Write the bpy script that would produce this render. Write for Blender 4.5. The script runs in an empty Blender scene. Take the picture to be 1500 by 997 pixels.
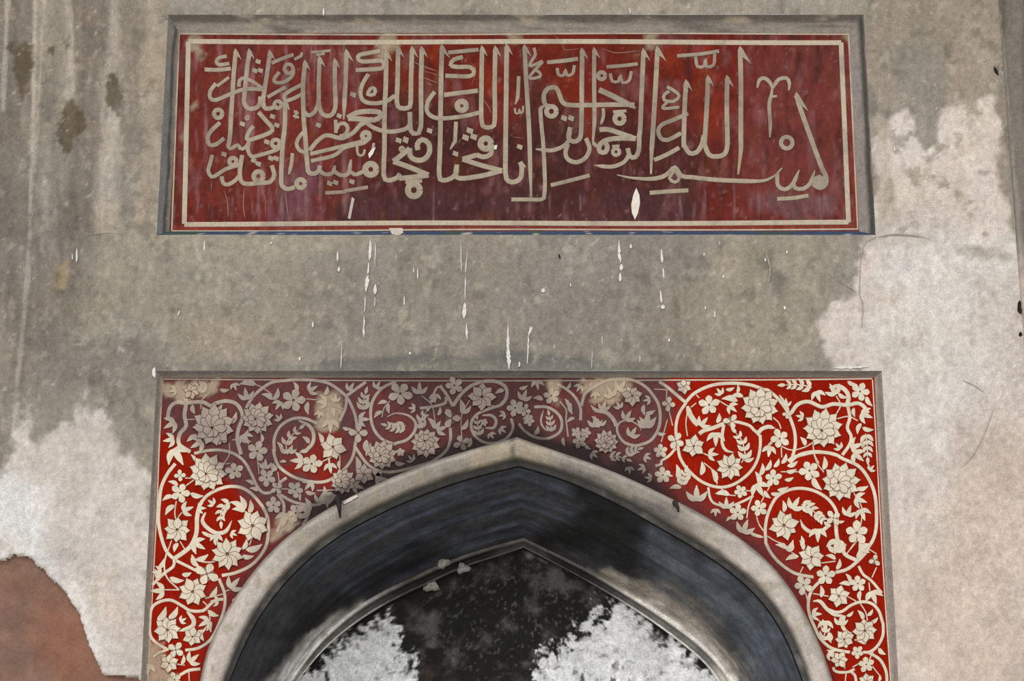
import bpy, math, random
import numpy as np

# ------------------------------------------------------------------ camera, sky, sun, exposure
F_PX, CX, CY = 2680.0, 750.0, 498.5
PITCH = math.radians(15.0)
CAM = np.array([0.0, -6.47, 1.6])
sc = bpy.context.scene
cd = bpy.data.cameras.new('camera'); cam = bpy.data.objects.new('camera', cd)
sc.collection.objects.link(cam); sc.camera = cam
cd.sensor_fit = 'HORIZONTAL'; cd.sensor_width = 36.0; cd.lens = 36.0 * F_PX / 1500.0
cd.clip_start = 0.05; cd.clip_end = 200
cam.location = CAM; cam.rotation_euler = (math.radians(90) + PITCH, 0, 0)

w = bpy.data.worlds.new('overcast_sky'); sc.world = w; w.use_nodes = True
bgn = w.node_tree.nodes['Background']
bgn.inputs['Color'].default_value = (0.93, 0.97, 1.0, 1); bgn.inputs['Strength'].default_value = 0.62
sd = bpy.data.lights.new('sun', 'SUN'); sd.energy = 2.0; sd.angle = math.radians(60); sd.color = (1, 0.965, 0.92)
sun = bpy.data.objects.new('sun', sd); sc.collection.objects.link(sun)
sun.rotation_euler = (math.radians(66), 0, math.radians(-14))
sc.view_settings.view_transform = 'Standard'; sc.view_settings.look = 'None'
sc.view_settings.gamma = 1.0; sc.view_settings.use_curve_mapping = False
sc.view_settings.exposure = 0.20
GAIN = 0.80            # albedo = measured tone * GAIN

# ------------------------------------------------------------------ maths helpers
SP, CP = math.sin(PITCH), math.cos(PITCH)
def unproj(px, py, Y):
    """where the sight line of a picture point meets the plane at depth Y -> (X, Z)"""
    px = np.asarray(px, float); py = np.asarray(py, float)
    a = (px - CX) / F_PX; b = (CY - py) / F_PX
    dy = CP - b * SP; dz = SP + b * CP
    t = (Y - CAM[1]) / dy
    return CAM[0] + a * t, CAM[2] + dz * t
def proj(X, Y, Z):
    dx, dy, dz = np.asarray(X) - CAM[0], np.asarray(Y) - CAM[1], np.asarray(Z) - CAM[2]
    zc = dy * CP + dz * SP; yc = -dy * SP + dz * CP
    return CX + F_PX * dx / zc, CY - F_PX * yc / zc

def lin(c):
    c = np.asarray(c, float) / 255.0
    return np.where(c <= 0.04045, c / 12.92, ((c + 0.055) / 1.055) ** 2.4)

def _h(ix, iy, seed):
    n = (ix.astype(np.int64) * 374761393 + iy.astype(np.int64) * 668265263 + seed * 974711) & 0x7fffffff
    n = ((n ^ (n >> 13)) * 1274126177) & 0x7fffffff
    n = ((n ^ (n >> 16)) * 2246822519) & 0x7fffffff
    return (n & 0xffffff) / float(0xffffff)
def vnoise(x, y, seed=0):
    ix = np.floor(x); iy = np.floor(y); fx = x - ix; fy = y - iy
    fx = fx * fx * (3 - 2 * fx); fy = fy * fy * (3 - 2 * fy)
    a = _h(ix, iy, seed); b = _h(ix + 1, iy, seed); c = _h(ix, iy + 1, seed); d = _h(ix + 1, iy + 1, seed)
    return (a * (1 - fx) + b * fx) * (1 - fy) + (c * (1 - fx) + d * fx) * fy
def fbm(x, y, sx, sy=None, seed=0, octv=4):
    """value noise in -1..1, sx / sy the size of the largest features"""
    sy = sy or sx; x = np.asarray(x, float); y = np.asarray(y, float)
    t = 0.0; amp = 1.0; tot = 0.0
    for o in range(octv):
        t = t + amp * (vnoise(x / sx * 2 ** o + 13.7 * o, y / sy * 2 ** o + 7.3 * o, seed + o) * 2 - 1); tot += amp; amp *= 0.55
    return t / tot * 1.5
def smooth(e0, e1, v):
    t = np.clip((v - e0) / (e1 - e0), 0, 1); return t * t * (3 - 2 * t)
def polydist(x, y, poly):
    """signed distance, positive inside"""
    P = np.asarray(poly, float); d = np.full(np.shape(x), 1e9); ins = np.zeros(np.shape(x), bool)
    for i in range(len(P)):
        a = P[i]; b = P[(i + 1) % len(P)]; e = b - a
        t = np.clip(((x - a[0]) * e[0] + (y - a[1]) * e[1]) / (e @ e + 1e-9), 0, 1)
        d = np.minimum(d, np.hypot(x - a[0] - t * e[0], y - a[1] - t * e[1]))
        c = ((a[1] > y) != (b[1] > y)) & (x < (b[0] - a[0]) * (y - a[1]) / (b[1] - a[1] + 1e-12) + a[0])
        ins ^= c
    return np.where(ins, d, -d)
def linedist(x, y, pts):
    d = np.full(np.shape(x), 1e9); P = np.asarray(pts, float)
    for a, b in zip(P[:-1], P[1:]):
        e = b - a; t = np.clip(((x - a[0]) * e[0] + (y - a[1]) * e[1]) / (e @ e + 1e-9), 0, 1)
        d = np.minimum(d, np.hypot(x - a[0] - t * e[0], y - a[1] - t * e[1]))
    return d
def region(x, y, poly, soft=20, amp=0, size=40, seed=1, sy=None, octv=5):
    d = polydist(x, y, poly)
    if amp: d = d + amp * fbm(x, y, size, sy, seed, octv)
    return smooth(-soft, soft, d)
def mixc(c, col, m):
    return c * (1 - m[..., None]) + lin(col) * m[..., None]

def catmull(pts, step=4.0):
    """smooth curve through points; a repeated point is a corner"""
    P = [np.asarray(p, float) for p in pts]; segs = [[P[0]]]
    for p in P[1:]:
        if np.hypot(*(p - segs[-1][-1])[:2]) < 1e-6: segs.append([p])
        else: segs[-1].append(p)
    out = []
    for s in segs:
        if len(s) < 2: continue
        if len(s) == 2:
            n = max(2, int(np.hypot(*(s[1] - s[0])[:2]) / (step * 3)) + 1)
            c = [s[0] + (s[1] - s[0]) * i / n for i in range(n + 1)]
        else:
            e = [2 * s[0] - s[1]] + s + [2 * s[-1] - s[-2]]; c = []
            for i in range(1, len(e) - 2):
                p0, p1, p2, p3 = e[i - 1], e[i], e[i + 1], e[i + 2]
                n = max(2, int(np.hypot(*(p2 - p1)[:2]) / step))
                for k in range(n):
                    t = k / n
                    c.append(0.5 * ((2 * p1) + (p2 - p0) * t + (2 * p0 - 5 * p1 + 4 * p2 - p3) * t * t + (3 * p1 - p0 - 3 * p2 + p3) * t ** 3))
            c.append(e[-2])
        out.append(np.array(c))
    return out

# ------------------------------------------------------------------ objects and materials
COL = sc.collection
def empty(name, loc=(0, 0, 0)):
    o = bpy.data.objects.new(name, None); COL.objects.link(o); o.location = loc; o.empty_display_size = 0.1; return o
def tag(o, label=None, cat=None, group=None, kind=None):
    for k, v in (('label', label), ('category', cat), ('group', group), ('kind', kind)):
        if v: o[k] = v
    return o
def mk(name, V, Fc, mat, parent=None, cols=None, smoothed=False):
    me = bpy.data.meshes.new(name)
    V = np.asarray(V, float).reshape(-1, 3)
    if isinstance(Fc, np.ndarray):
        n = len(Fc); k = Fc.shape[1]
        me.vertices.add(len(V)); me.vertices.foreach_set('co', V.ravel())
        me.loops.add(n * k); me.loops.foreach_set('vertex_index', Fc.astype(np.int32).ravel())
        me.polygons.add(n); me.polygons.foreach_set('loop_start', np.arange(0, n * k, k, dtype=np.int32))
        me.update(calc_edges=True)
    else:
        me.from_pydata(V.tolist(), [], Fc)
    if cols is not None:
        a = me.attributes.new('tone', 'FLOAT_COLOR', 'POINT')
        c = np.ones((len(V), 4)); c[:, :3] = np.clip(np.asarray(cols) * GAIN, 0.002, 0.9)
        a.data.foreach_set('color', c.ravel())
    if smoothed: me.polygons.foreach_set('use_smooth', np.ones(len(me.polygons), bool))
    me.materials.append(mat); me.update()
    o = bpy.data.objects.new(name, me); COL.objects.link(o)
    if parent is not None: o.parent = parent; o.matrix_parent_inverse = parent.matrix_world.inverted() if parent.type == 'MESH' else o.matrix_parent_inverse
    return o
def gridfaces(nr, nc, mask=None, base=0, flip=False):
    i = np.arange(nr - 1)[:, None] * nc + np.arange(nc - 1)[None]
    f = np.stack([i, i + 1, i + nc + 1, i + nc], -1)
    if flip: f = f[..., ::-1]
    if mask is not None: f = f[mask]
    return f.reshape(-1, 4) + base

def surface_mat(name, grain=(0.82, 1.18), scales=(55.0, 260.0), stretch=(1, 1, 1), rough=0.92, bump=0.25, bump_scale=120.0, spec=0.2, speck=0.0):
    m = bpy.data.materials.new(name); m.use_nodes = True; nt = m.node_tree; N = nt.nodes; L = nt.links
    b = N['Principled BSDF']; b.inputs['Roughness'].default_value = rough; b.inputs['Specular IOR Level'].default_value = spec
    at = N.new('ShaderNodeAttribute'); at.attribute_name = 'tone'
    tc = N.new('ShaderNodeTexCoord'); mp = N.new('ShaderNodeMapping'); mp.inputs['Scale'].default_value = stretch
    L.new(tc.outputs['Object'], mp.inputs['Vector'])
    prev = at.outputs['Color']
    for k, s in enumerate(scales):
        nz = N.new('ShaderNodeTexNoise'); nz.inputs['Scale'].default_value = s; nz.inputs['Detail'].default_value = 5; nz.inputs['Roughness'].default_value = 0.65
        L.new(mp.outputs['Vector'], nz.inputs['Vector'])
        mr = N.new('ShaderNodeMapRange'); mr.inputs['From Min'].default_value = 0.3; mr.inputs['From Max'].default_value = 0.7
        mr.inputs['To Min'].default_value = grain[0]; mr.inputs['To Max'].default_value = grain[1]; L.new(nz.outputs['Fac'], mr.inputs['Value'])
        mx = N.new('ShaderNodeVectorMath'); mx.operation = 'SCALE'; L.new(prev, mx.inputs[0]); L.new(mr.outputs['Result'], mx.inputs['Scale'])
        prev = mx.outputs['Vector']
    L.new(prev, b.inputs['Base Color'])
    nb = N.new('ShaderNodeTexNoise'); nb.inputs['Scale'].default_value = bump_scale; nb.inputs['Detail'].default_value = 6; L.new(mp.outputs['Vector'], nb.inputs['Vector'])
    bp = N.new('ShaderNodeBump'); bp.inputs['Strength'].default_value = bump; bp.inputs['Distance'].default_value = 0.004
    L.new(nb.outputs['Fac'], bp.inputs['Height']); L.new(bp.outputs['Normal'], b.inputs['Normal'])
    return m
M_PLASTER = surface_mat('lime_plaster', (0.84, 1.16), (46.0, 150.0, 380.0), (1, 1, 0.85), bump=0.5, bump_scale=110)
M_RED = surface_mat('red_wall_paint', (0.80, 1.20), (60.0, 260.0), (1, 1, 0.5), rough=0.9, bump=0.18, bump_scale=150, spec=0.04)
M_CREAM = surface_mat('cream_relief_paint', (0.87, 1.13), (70.0, 300.0), (1, 1, 0.6), rough=0.85, bump=0.2, bump_scale=220)
M_SOOT = surface_mat('sooty_plaster', (0.72, 1.28), (28.0, 130.0), (1, 1, 1), rough=0.85, bump=0.3, bump_scale=80)
M_MUD = surface_mat('brown_mud_plaster', (0.86, 1.14), (16.0, 110.0), (1, 1, 1), bump=0.5, bump_scale=60)
M_IRON = surface_mat('rusted_iron', (0.7, 1.3), (60.0, 300.0), rough=0.7, bump=0.4)
M_WHITE = surface_mat('chalky_white', (0.85, 1.15), (120.0, 420.0), bump=0.3, bump_scale=300)
M_STONE = surface_mat('paving_stone', (0.85, 1.15), (4.0, 40.0), bump=0.2)

def flat(c): return lin(c)
# ------------------------------------------------------------------ the arch, traced curves (picture points)
def zr(ox, oy, k, pts): return [(ox + x / k, oy + y / k) + tuple(r) for x, y, *r in pts]
E0L = [(293, 997), (303, 944), (323, 909), (357, 854), (394, 809), (444, 766), (500, 734), (565, 702), (640, 673), (697, 656), (757, 640)]
E0R = [(1220, 997), (1209, 960), (1190, 919), (1167, 873), (1133, 828), (1088, 790), (1035, 756), (982, 729), (922, 700), (865, 677), (808, 658), (757, 640)]
E1L = [(328, 997), (342, 960), (364, 911), (394, 866), (432, 824), (470, 791), (512, 764), (565, 737), (621, 713), (678, 693), (758, 673)]
E1R = [(1185, 997), (1171, 953), (1148, 907), (1122, 870), (1080, 832), (1031, 798), (974, 766), (921, 735), (865, 708), (816, 688), (758, 673)]
E3L = [(424, 997), (463, 941), (508, 900), (542, 875), (595, 849), (648, 824), (708, 803), (767, 787)]
E3R = [(1075, 997), (1061, 975), (1035, 947), (997, 917), (952, 887), (910, 862), (865, 835), (804, 805), (767, 787)]
E4L = [(436, 997), (478, 947), (534, 903), (587, 873), (629, 854), (678, 831), (735, 813), (767, 802)]
E4R = [(1051, 997), (1039, 977), (997, 941), (952, 908), (906, 878), (865, 854), (816, 827), (767, 802)]
NH, NF = 90, 10
def half(E, Y):
    """world curve foot -> apex at depth Y; the foot runs on down to the floor"""
    c = catmull(E, 3.0)[0]; X, Z = unproj(c[:, 0], c[:, 1], Y)
    s = np.concatenate([[0], np.cumsum(np.hypot(np.diff(X), np.diff(Z)))]); t = np.linspace(0, s[-1], NH)
    X = np.interp(t, s, X); Z = np.interp(t, s, Z)
    for _ in range(40):                     # even out the hand-traced points
        X[1:-1] = X[1:-1] * .5 + (X[:-2] + X[2:]) * .25; Z[1:-1] = Z[1:-1] * .5 + (Z[:-2] + Z[2:]) * .25
    sl = (X[0] - X[4]) / (Z[0] - Z[4]); zf = np.linspace(0.0, Z[0], NF + 1)[:-1]
    dz = Z[0] - zf; xf = X[0] - sl * 0.35 * (1 - np.exp(-dz / 0.35))
    return np.stack([np.concatenate([xf, X]), np.full(NF + NH, float(Y)), np.concatenate([zf, Z])], 1)
def whole(EL, ER, Y):
    a = half(EL, Y); b = half(ER, Y); m = (a[-1] + b[-1]) / 2; a[-1] = m
    return np.concatenate([a, b[::-1][1:]], 0)
NC = 2 * (NF + NH) - 1
def at_px(P): return proj(P[:, 0], P[:, 1], P[:, 2])

# ------------------------------------------------------------------ recess rectangles
D_I, D_S = 0.060, 0.030                     # depth of the inscription and of the floral panel
def rect(tl, tr, br, bl, Y):
    X, Z = unproj([tl[0], tr[0], br[0], bl[0]], [tl[1], tr[1], br[1], bl[1]], Y)
    return (X[0] + X[3]) / 2, (X[1] + X[2]) / 2, (Z[2] + Z[3]) / 2, (Z[0] + Z[1]) / 2
IO = rect((244, 21), (1267, 22), (1281, 342), (232, 346), 0.0)
II = rect((261, 49), (1244, 48), (1258, 337), (250, 340), D_I)
SO = rect((229, 543), (1290, 543), (1318, 997), (207, 997), 0.0)
SI = rect((237, 553), (1279, 553), (1306, 997), (216, 997), D_S)

# ------------------------------------------------------------------ tones
def wall_tone(x, y):
    c = np.ones(np.shape(x) + (3,)) * lin((150, 142, 131))
    R = lambda col, poly, k=1.0, **kw: mixc(c, col, k * region(x, y, poly, **kw))
    # upper left: runs of rain water
    c = R((121, 112, 103), [(-60, -60), (64, -60), (52, 180), (50, 330), (30, 560), (-60, 560)], .85, soft=10, amp=14, size=30, sy=200, seed=3)
    c = R((128, 118, 108), [(92, -60), (160, -60), (158, 120), (140, 330), (120, 480), (88, 480), (96, 250), (110, 120)], .9, soft=12, amp=14, size=30, sy=160, seed=5)
    c = R((158, 150, 139), [(62, -60), (92, -60), (108, 110), (92, 260), (70, 330), (50, 340), (56, 180)], .8, soft=9, amp=8, size=20, sy=120, seed=6)
    c = R((170, 160, 148), [(164, -60), (180, -60), (176, 110), (172, 200), (176, 300), (172, 345), (136, 345), (150, 200), (158, 90)], .95, soft=6, amp=9, size=22, sy=120, seed=7)
    c = R((130, 120, 108), [(182, -60), (216, -60), (208, 120), (196, 260), (180, 260), (180, 120)], .8, soft=10, amp=10, size=24, sy=150, seed=8)
    c = R((166, 152, 134), [(216, -60), (246, -60), (240, 120), (230, 300), (226, 345), (196, 345), (204, 180)], .8, soft=10, amp=9, size=30, sy=120, seed=9)
    c = R((137, 129, 120), [(-60, 330), (130, 335), (128, 440), (100, 560), (60, 600), (-60, 590)], .8, soft=18, amp=26, size=60, seed=10)
    c = R((156, 149, 137), [(130, 345), (232, 350), (228, 470), (180, 520), (130, 520)], .7, soft=20, amp=20, size=50, seed=11)
    c = R((134, 129, 120), [(60, 520), (228, 500), (228, 660), (205, 640), (170, 590), (120, 575), (60, 615)], .8, soft=18, amp=20, size=50, seed=12)
    for pts, wd, k, sd_ in (([(52, -10), (48, 210), (40, 420), (26, 560), (20, 640)], 2.2, .75, 1), ([(12, -10), (4, 160)], 3, .6, 2), ([(99, -10), (106, 130)], 4, .5, 3), ([(66, -10), (58, 120), (50, 250)], 2, .5, 4)):
        d = linedist(x, y, pts) + 1.6 * fbm(x, y, 12, 40, 60 + sd_)
        c = mixc(c, (182, 174, 163), k * smooth(wd + 2.5, wd - 1, d))
    for poly in ([(22, 66), (48, 62), (52, 92), (46, 112), (34, 146), (26, 140), (20, 104)], [(10, 62), (20, 62), (20, 78), (12, 78)],
                 [(96, 150), (106, 148), (124, 160), (126, 190), (112, 200), (98, 226), (90, 222), (84, 180), (90, 170)],
                 [(154, 108), (168, 104), (176, 124), (182, 132), (176, 158), (172, 168), (156, 160)], [(94, 56), (102, 54), (104, 72), (96, 74)], [(74, 72), (80, 72), (79, 80), (74, 79)]):
        m = region(x, y, poly, soft=3.5, amp=6, size=9, seed=21); c = mixc(c, (92, 80, 62), .88 * m)
    c = R((176, 154, 120), [(80, 385), (102, 383), (100, 408), (88, 424), (78, 418)], .75, soft=5, amp=6, size=10, seed=22)
    # band between the panels
    c = R((136, 130, 122), [(420, 330), (1040, 335), (1020, 545), (400, 545)], .75, soft=50, amp=60, size=90, seed=13)
    c = R((160, 151, 137), [(225, 330), (560, 340), (540, 372), (300, 372), (230, 400)], .6, soft=12, amp=14, size=40, seed=14)
    c = R((155, 145, 132), [(270, 470), (460, 460), (470, 530), (260, 530)], .6, soft=25, amp=25, size=50, seed=15)
    c = R((104, 104, 101), [(470, 528), (600, 516), (780, 518), (900, 528), (1010, 533), (1010, 560), (470, 560)], .85, soft=9, amp=10, size=40, sy=14, seed=16)
    c = R((128, 124, 116), [(228, 533), (1200, 531), (1200, 560), (228, 560)], .7, soft=5, amp=6, size=60, sy=10, seed=17)
    c = R((158, 148, 131), [(1040, 345), (1230, 345), (1200, 420), (1190, 530), (1060, 530)], .6, soft=30, amp=30, size=60, seed=18)
    c = R((112, 107, 99), [(1125, 395), (1150, 400), (1148, 436), (1130, 434)], .6, soft=8, amp=9, size=14, seed=19)
    # strip above and right of the inscription
    c = R((158, 149, 137), [(240, -60), (1300, -60), (1300, 24), (240, 24)], .7, soft=10, amp=20, size=80, sy=20, seed=23)
    c = R((151, 139, 124), [(1275, -60), (1460, -60), (1462, 150), (1400, 175), (1300, 170), (1275, 340)], .75, soft=22, amp=30, size=60, seed=24)
    c = R((134, 129, 121), [(1300, 60), (1360, 70), (1390, 130), (1370, 200), (1340, 160), (1310, 130)], .6, soft=20, amp=20, size=40, seed=25)
    # pale repairs on the right
    rp = region(x, y, [(1200, 472), (1212, 452), (1258, 440), (1262, 362), (1284, 346), (1286, 200), (1300, 176), (1330, 160), (1360, 210), (1385, 160), (1452, 140), (1470, 260), (1487, 360), (1560, 400), (1560, 1100), (1290, 1100), (1275, 560), (1228, 545), (1214, 520)], soft=7, amp=16, size=30, seed=26, octv=6)
    rc = np.ones_like(c) * lin((211, 200, 192))
    rc = mixc(rc, (221, 214, 208), region(x, y, [(1290, 330), (1500, 380), (1440, 470), (1400, 700), (1300, 640), (1280, 400)], soft=40, amp=40, size=70, seed=27))
    rc = mixc(rc, (203, 187, 176), .8 * region(x, y, [(1400, 700), (1560, 560), (1560, 1100), (1300, 1100), (1330, 820)], soft=60, amp=70, size=90, seed=28))
    c = c * (1 - rp[..., None]) + rc * rp[..., None]
    up = region(x, y, [(1280, 150), (1470, 120), (1490, 330), (1440, 350), (1290, 345)], soft=14, amp=10, size=40, seed=29)
    blot = smooth(.22, .6, fbm(x, y, 20, 18, 30, 5) + .42 * smooth(260, 150, y))
    c = mixc(c, (150, 140, 128), .72 * up * blot)
    c = mixc(c, (178, 165, 150), .5 * region(x, y, [(1284, 170), (1306, 180), (1312, 330), (1284, 345)], soft=6, amp=6, size=20, seed=31))
    c = R((163, 152, 141), [(1385, 358), (1440, 362), (1480, 372), (1470, 380), (1400, 372)], .6, soft=6, amp=7, size=20, seed=32)
    c = R((192, 182, 170), [(1270, 343), (1350, 343), (1400, 360), (1330, 352), (1290, 362), (1262, 366)], .6, soft=4, amp=5, size=20, seed=33)
    # pale repair lower left
    lp = region(x, y, [(-60, 730), (8, 705), (14, 640), (20, 612), (44, 612), (54, 660), (84, 640), (104, 600), (124, 588), (150, 596), (168, 640), (190, 668), (216, 690), (216, 1100), (-60, 1100)], soft=10, amp=17, size=22, seed=34, octv=6)
    lc = np.ones_like(c) * lin((207, 198, 192))
    lc = mixc(lc, (226, 224, 223), region(x, y, [(-40, 720), (20, 690), (60, 720), (70, 800), (130, 900), (150, 980), (110, 900), (60, 830), (-40, 820)], soft=24, amp=16, size=40, seed=35))
    lc = mixc(lc, (190, 180, 172), .55 * region(x, y, [(50, 640), (110, 610), (170, 640), (110, 720), (60, 700)], soft=22, amp=24, size=30, seed=36))
    c = c * (1 - lp[..., None]) + lc * lp[..., None]
    # weathering over everything
    rl = np.clip(rp + lp, 0, 1)
    c = mixc(c, (112, 106, 98), (.55 - .40 * rl) * smooth(.28, .75, fbm(x, y, 22, 24, 44, 5)))
    c = mixc(c, (184, 174, 160), (.42 - .2 * rl) * smooth(.30, .8, fbm(x, y, 16, 20, 45, 5)))
    c = mixc(c, (205, 195, 182), .4 * smooth(.98, 1.12, fbm(x, y, 7, 8, 46, 2)) * (1 - .6 * rl))
    ul = region(x, y, [(-80, -80), (250, -80), (235, 330), (60, 560), (-80, 560)], soft=40)
    c = c * np.clip(1 + .20 * ul * fbm(x, y, 11, 130, 49, 4) + .12 * ul * fbm(x, y, 40, 220, 37, 3), .6, 1.5)[..., None]
    c = mixc(c, (172, 158, 146), .35 * rl * smooth(.3, .8, fbm(x, y, 18, 18, 47, 5)))
    g = 1 + .09 * fbm(x, y, 6, 7, 48, 2) + .09 * fbm(x, y, 26, 34, 40, 5) + .07 * fbm(x, y, 120, 160, 41, 3) + .07 * fbm(x, y, 9, 60, 42, 3) * (1 - .7 * np.clip(rp + lp, 0, 1))
    c = c * np.clip(g, .6, 1.5)[..., None]
    wm = smooth(-.6, .9, fbm(x, y, 90, 90, 43, 3))[..., None]
    return c * (1 + (np.array([1.03, 1.0, .95]) - 1) * wm)

def arch_edge_dist(x, y):
    return np.minimum(linedist(x, y, E0L), linedist(x, y, E0R))
def span_state(x, y):
    soot = region(x, y, [(215, 535), (982, 535), (990, 600), (962, 640), (965, 700), (1005, 735), (700, 760), (452, 780), (415, 800), (392, 745), (330, 688), (300, 664), (236, 628)], soft=14, amp=18, size=36, seed=50)
    soot = soot * (1 - .65 * region(x, y, [(462, 640), (498, 634), (500, 690), (480, 720), (440, 700), (400, 690), (440, 664)], soft=12, amp=10, size=20, seed=51))
    ed = arch_edge_dist(x, y)
    haze = smooth(52, 8, ed + 12 * fbm(x, y, 30, 30, 52)) * smooth(1260, 1100, x) * smooth(960, 840, y)
    soot = np.maximum(soot, .62 * haze)
    soot = np.clip(soot * (1 + .25 * fbm(x, y, 30, 24, 53)), 0, 1)
    dark = smooth(30, 7, ed + 10 * fbm(x, y, 26, 20, 54)) * region(x, y, [(430, 600), (640, 600), (1000, 600), (1000, 760), (430, 790)], soft=40)
    dark = np.maximum(dark, .4 * smooth(16, 2, ed + 6 * fbm(x, y, 20, 20, 55)))
    dark = np.maximum(dark, .5 * region(x, y, [(520, 548), (830, 548), (830, 562), (760, 640), (700, 650), (640, 600), (560, 572)], soft=20, amp=20, size=30, seed=56))
    worn = 0.0
    for k, poly, a in ((57, [(236, 562), (300, 556), (330, 560), (300, 582), (262, 588), (238, 576)], 9), (58, [(466, 574), (496, 572), (500, 600), (494, 628), (468, 634), (462, 600)], 5),
                       (59, [(856, 556), (915, 554), (920, 572), (905, 592), (870, 588), (858, 570)], 9), (60, [(800, 556), (822, 556), (818, 590), (806, 586)], 6),
                       (61, [(205, 935), (236, 940), (240, 968), (268, 1000), (205, 1010)], 10), (62, [(404, 762), (430, 745), (436, 768), (400, 790)], 7)):
        worn = np.maximum(worn, region(x, y, poly, soft=5, amp=a, size=12, seed=k))
    return soot, dark, worn
def span_ground(x, y):
    s, d, wn = span_state(x, y)
    c = np.ones(np.shape(x) + (3,)) * lin((150, 27, 5))
    c = c * (1 + .14 * fbm(x, y, 60, 60, 70))[..., None]
    c = mixc(c, (93, 62, 61), .93 * s); c = mixc(c, (84, 68, 70), .5 * s * smooth(0, .7, fbm(x, y, 30, 20, 72, 4))); c = mixc(c, (44, 38, 39), .92 * d)
    c = mixc(c, (178, 160, 138), .82 * wn)
    return c
def span_cream(x, y):
    s, d, wn = span_state(x, y)
    c = np.ones(np.shape(x) + (3,)) * lin((224, 212, 190))
    c = mixc(c, (156, 142, 132), .97 * s); c = mixc(c, (66, 60, 58), .78 * d)
    c = mixc(c, (192, 174, 148), .8 * wn)
    return c * np.clip(1 + .10 * fbm(x, y, 24, 24, 71), .6, 1.3)[..., None]

def ins_ground(x, y):
    c = np.ones(np.shape(x) + (3,)) * lin((113, 42, 36))
    R = lambda col, poly, k=1.0, **kw: mixc(c, col, k * region(x, y, poly, **kw))
    c = R((112, 34, 22), [(520, 40), (1100, 40), (1090, 130), (900, 150), (860, 170), (640, 160), (560, 110)], .85, soft=30, amp=40, size=50, seed=80)
    c = R((74, 38, 36), [(560, 150), (760, 180), (1040, 160), (1060, 330), (500, 330), (520, 250)], .9, soft=40, amp=50, size=60, seed=81)
    c = R((118, 58, 54), [(1090, 90), (1240, 70), (1250, 330), (1090, 330)], .8, soft=30, amp=40, size=40, seed=82)
    c = R((118, 48, 40), [(275, 60), (480, 60), (500, 240), (470, 330), (270, 330)], .6, soft=30, amp=30, size=40, seed=83)
    c = R((80, 50, 52), [(480, 285), (1000, 270), (1060, 335), (480, 335)], .85, soft=16, amp=20, size=40, seed=84)
    c = R((70, 42, 38), [(766, 110), (830, 120), (836, 300), (760, 300)], .6, soft=18, amp=20, size=30, seed=79)
    for sd_, poly in ((85, [(856, 150), (872, 150), (874, 214), (864, 222), (854, 200)]), (86, [(1020, 70), (1040, 66), (1060, 190), (1040, 210), (1024, 180)]), (87, [(690, 96), (722, 90), (740, 140), (700, 136)]), (78, [(806, 110), (850, 100), (850, 150), (812, 150)]), (77, [(960, 66), (1010, 66), (1000, 100), (960, 96)]), (76, [(590, 62), (640, 62), (640, 90), (600, 92)])):
        c = R((138, 46, 22), poly, .6, soft=10, amp=11, size=14, seed=sd_)
    c = R((116, 88, 92), [(1110, 290), (1235, 280), (1240, 322), (1150, 322)], .6, soft=14, amp=22, size=30, seed=88)
    c = R((120, 86, 98), [(415, 270), (465, 240), (470, 320), (410, 322)], .6, soft=12, amp=22, size=20, sy=60, seed=89)
    c = mixc(c, (138, 92, 92), .5 * smooth(.2, .8, fbm(x, y, 18, 44, 90)))
    c = mixc(c, (64, 38, 36), .55 * smooth(.2, .8, fbm(x, y, 16, 50, 91)))
    c = mixc(c, (104, 62, 34), .45 * smooth(.3, .8, fbm(x, y, 14, 40, 75)))
    run = smooth(.3, .85, fbm(x, y, 7, 90, 92)) * region(x, y, [(280, 60), (540, 60), (520, 330), (270, 330)], soft=30)
    c = mixc(c, (158, 118, 120), .6 * run)
    run2 = smooth(.45, .9, fbm(x, y, 5, 60, 74)) * smooth(200, 300, y)
    c = mixc(c, (140, 112, 116), .5 * run2)
    edge = np.maximum(region(x, y, [(252, 330), (1260, 328), (1260, 345), (250, 345)], soft=3), region(x, y, [(1242, 50), (1246, 50), (1260, 335), (1250, 335)], soft=4))
    c = mixc(c, (156, 66, 52), .6 * edge)
    for cx, cy, r in ((1250, 50, 14), (285, 62, 12), (292, 78, 7), (568, 62, 16), (560, 80, 10), (955, 58, 12), (752, 52, 10), (283, 156, 6), (270, 200, 5)):
        m = smooth(r + 5, r - 5, np.hypot(x - cx, y - cy) + 5 * fbm(x, y, 8, 8, 93)); c = mixc(c, (176, 160, 134), .75 * m)
    c = mixc(c, (150, 118, 112), .4 * smooth(.7, 1.0, fbm(x, y, 6, 9, 73, 3)))
    c = c * .9 + lin((92, 66, 58)) * .1
    return c * .95 * np.clip(1 + .24 * fbm(x, y, 9, 14, 94), .55, 1.6)[..., None]
def ins_cream(x, y):
    c = np.ones(np.shape(x) + (3,)) * lin((168, 155, 135))
    c = mixc(c, (146, 132, 118), smooth(-.2, .8, fbm(x, y, 60, 60, 95)))
    c = mixc(c, (138, 108, 104), .5 * smooth(.3, .9, fbm(x, y, 14, 14, 96)))
    return c * np.clip(1 + .12 * fbm(x, y, 9, 9, 97), .6, 1.3)[..., None]
def ins_border(x, y):
    c = np.ones(np.shape(x) + (3,)) * lin((194, 180, 158))
    c = mixc(c, (160, 146, 134), .7 * smooth(.0, .8, fbm(x, y, 30, 30, 98)))
    return c

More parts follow.
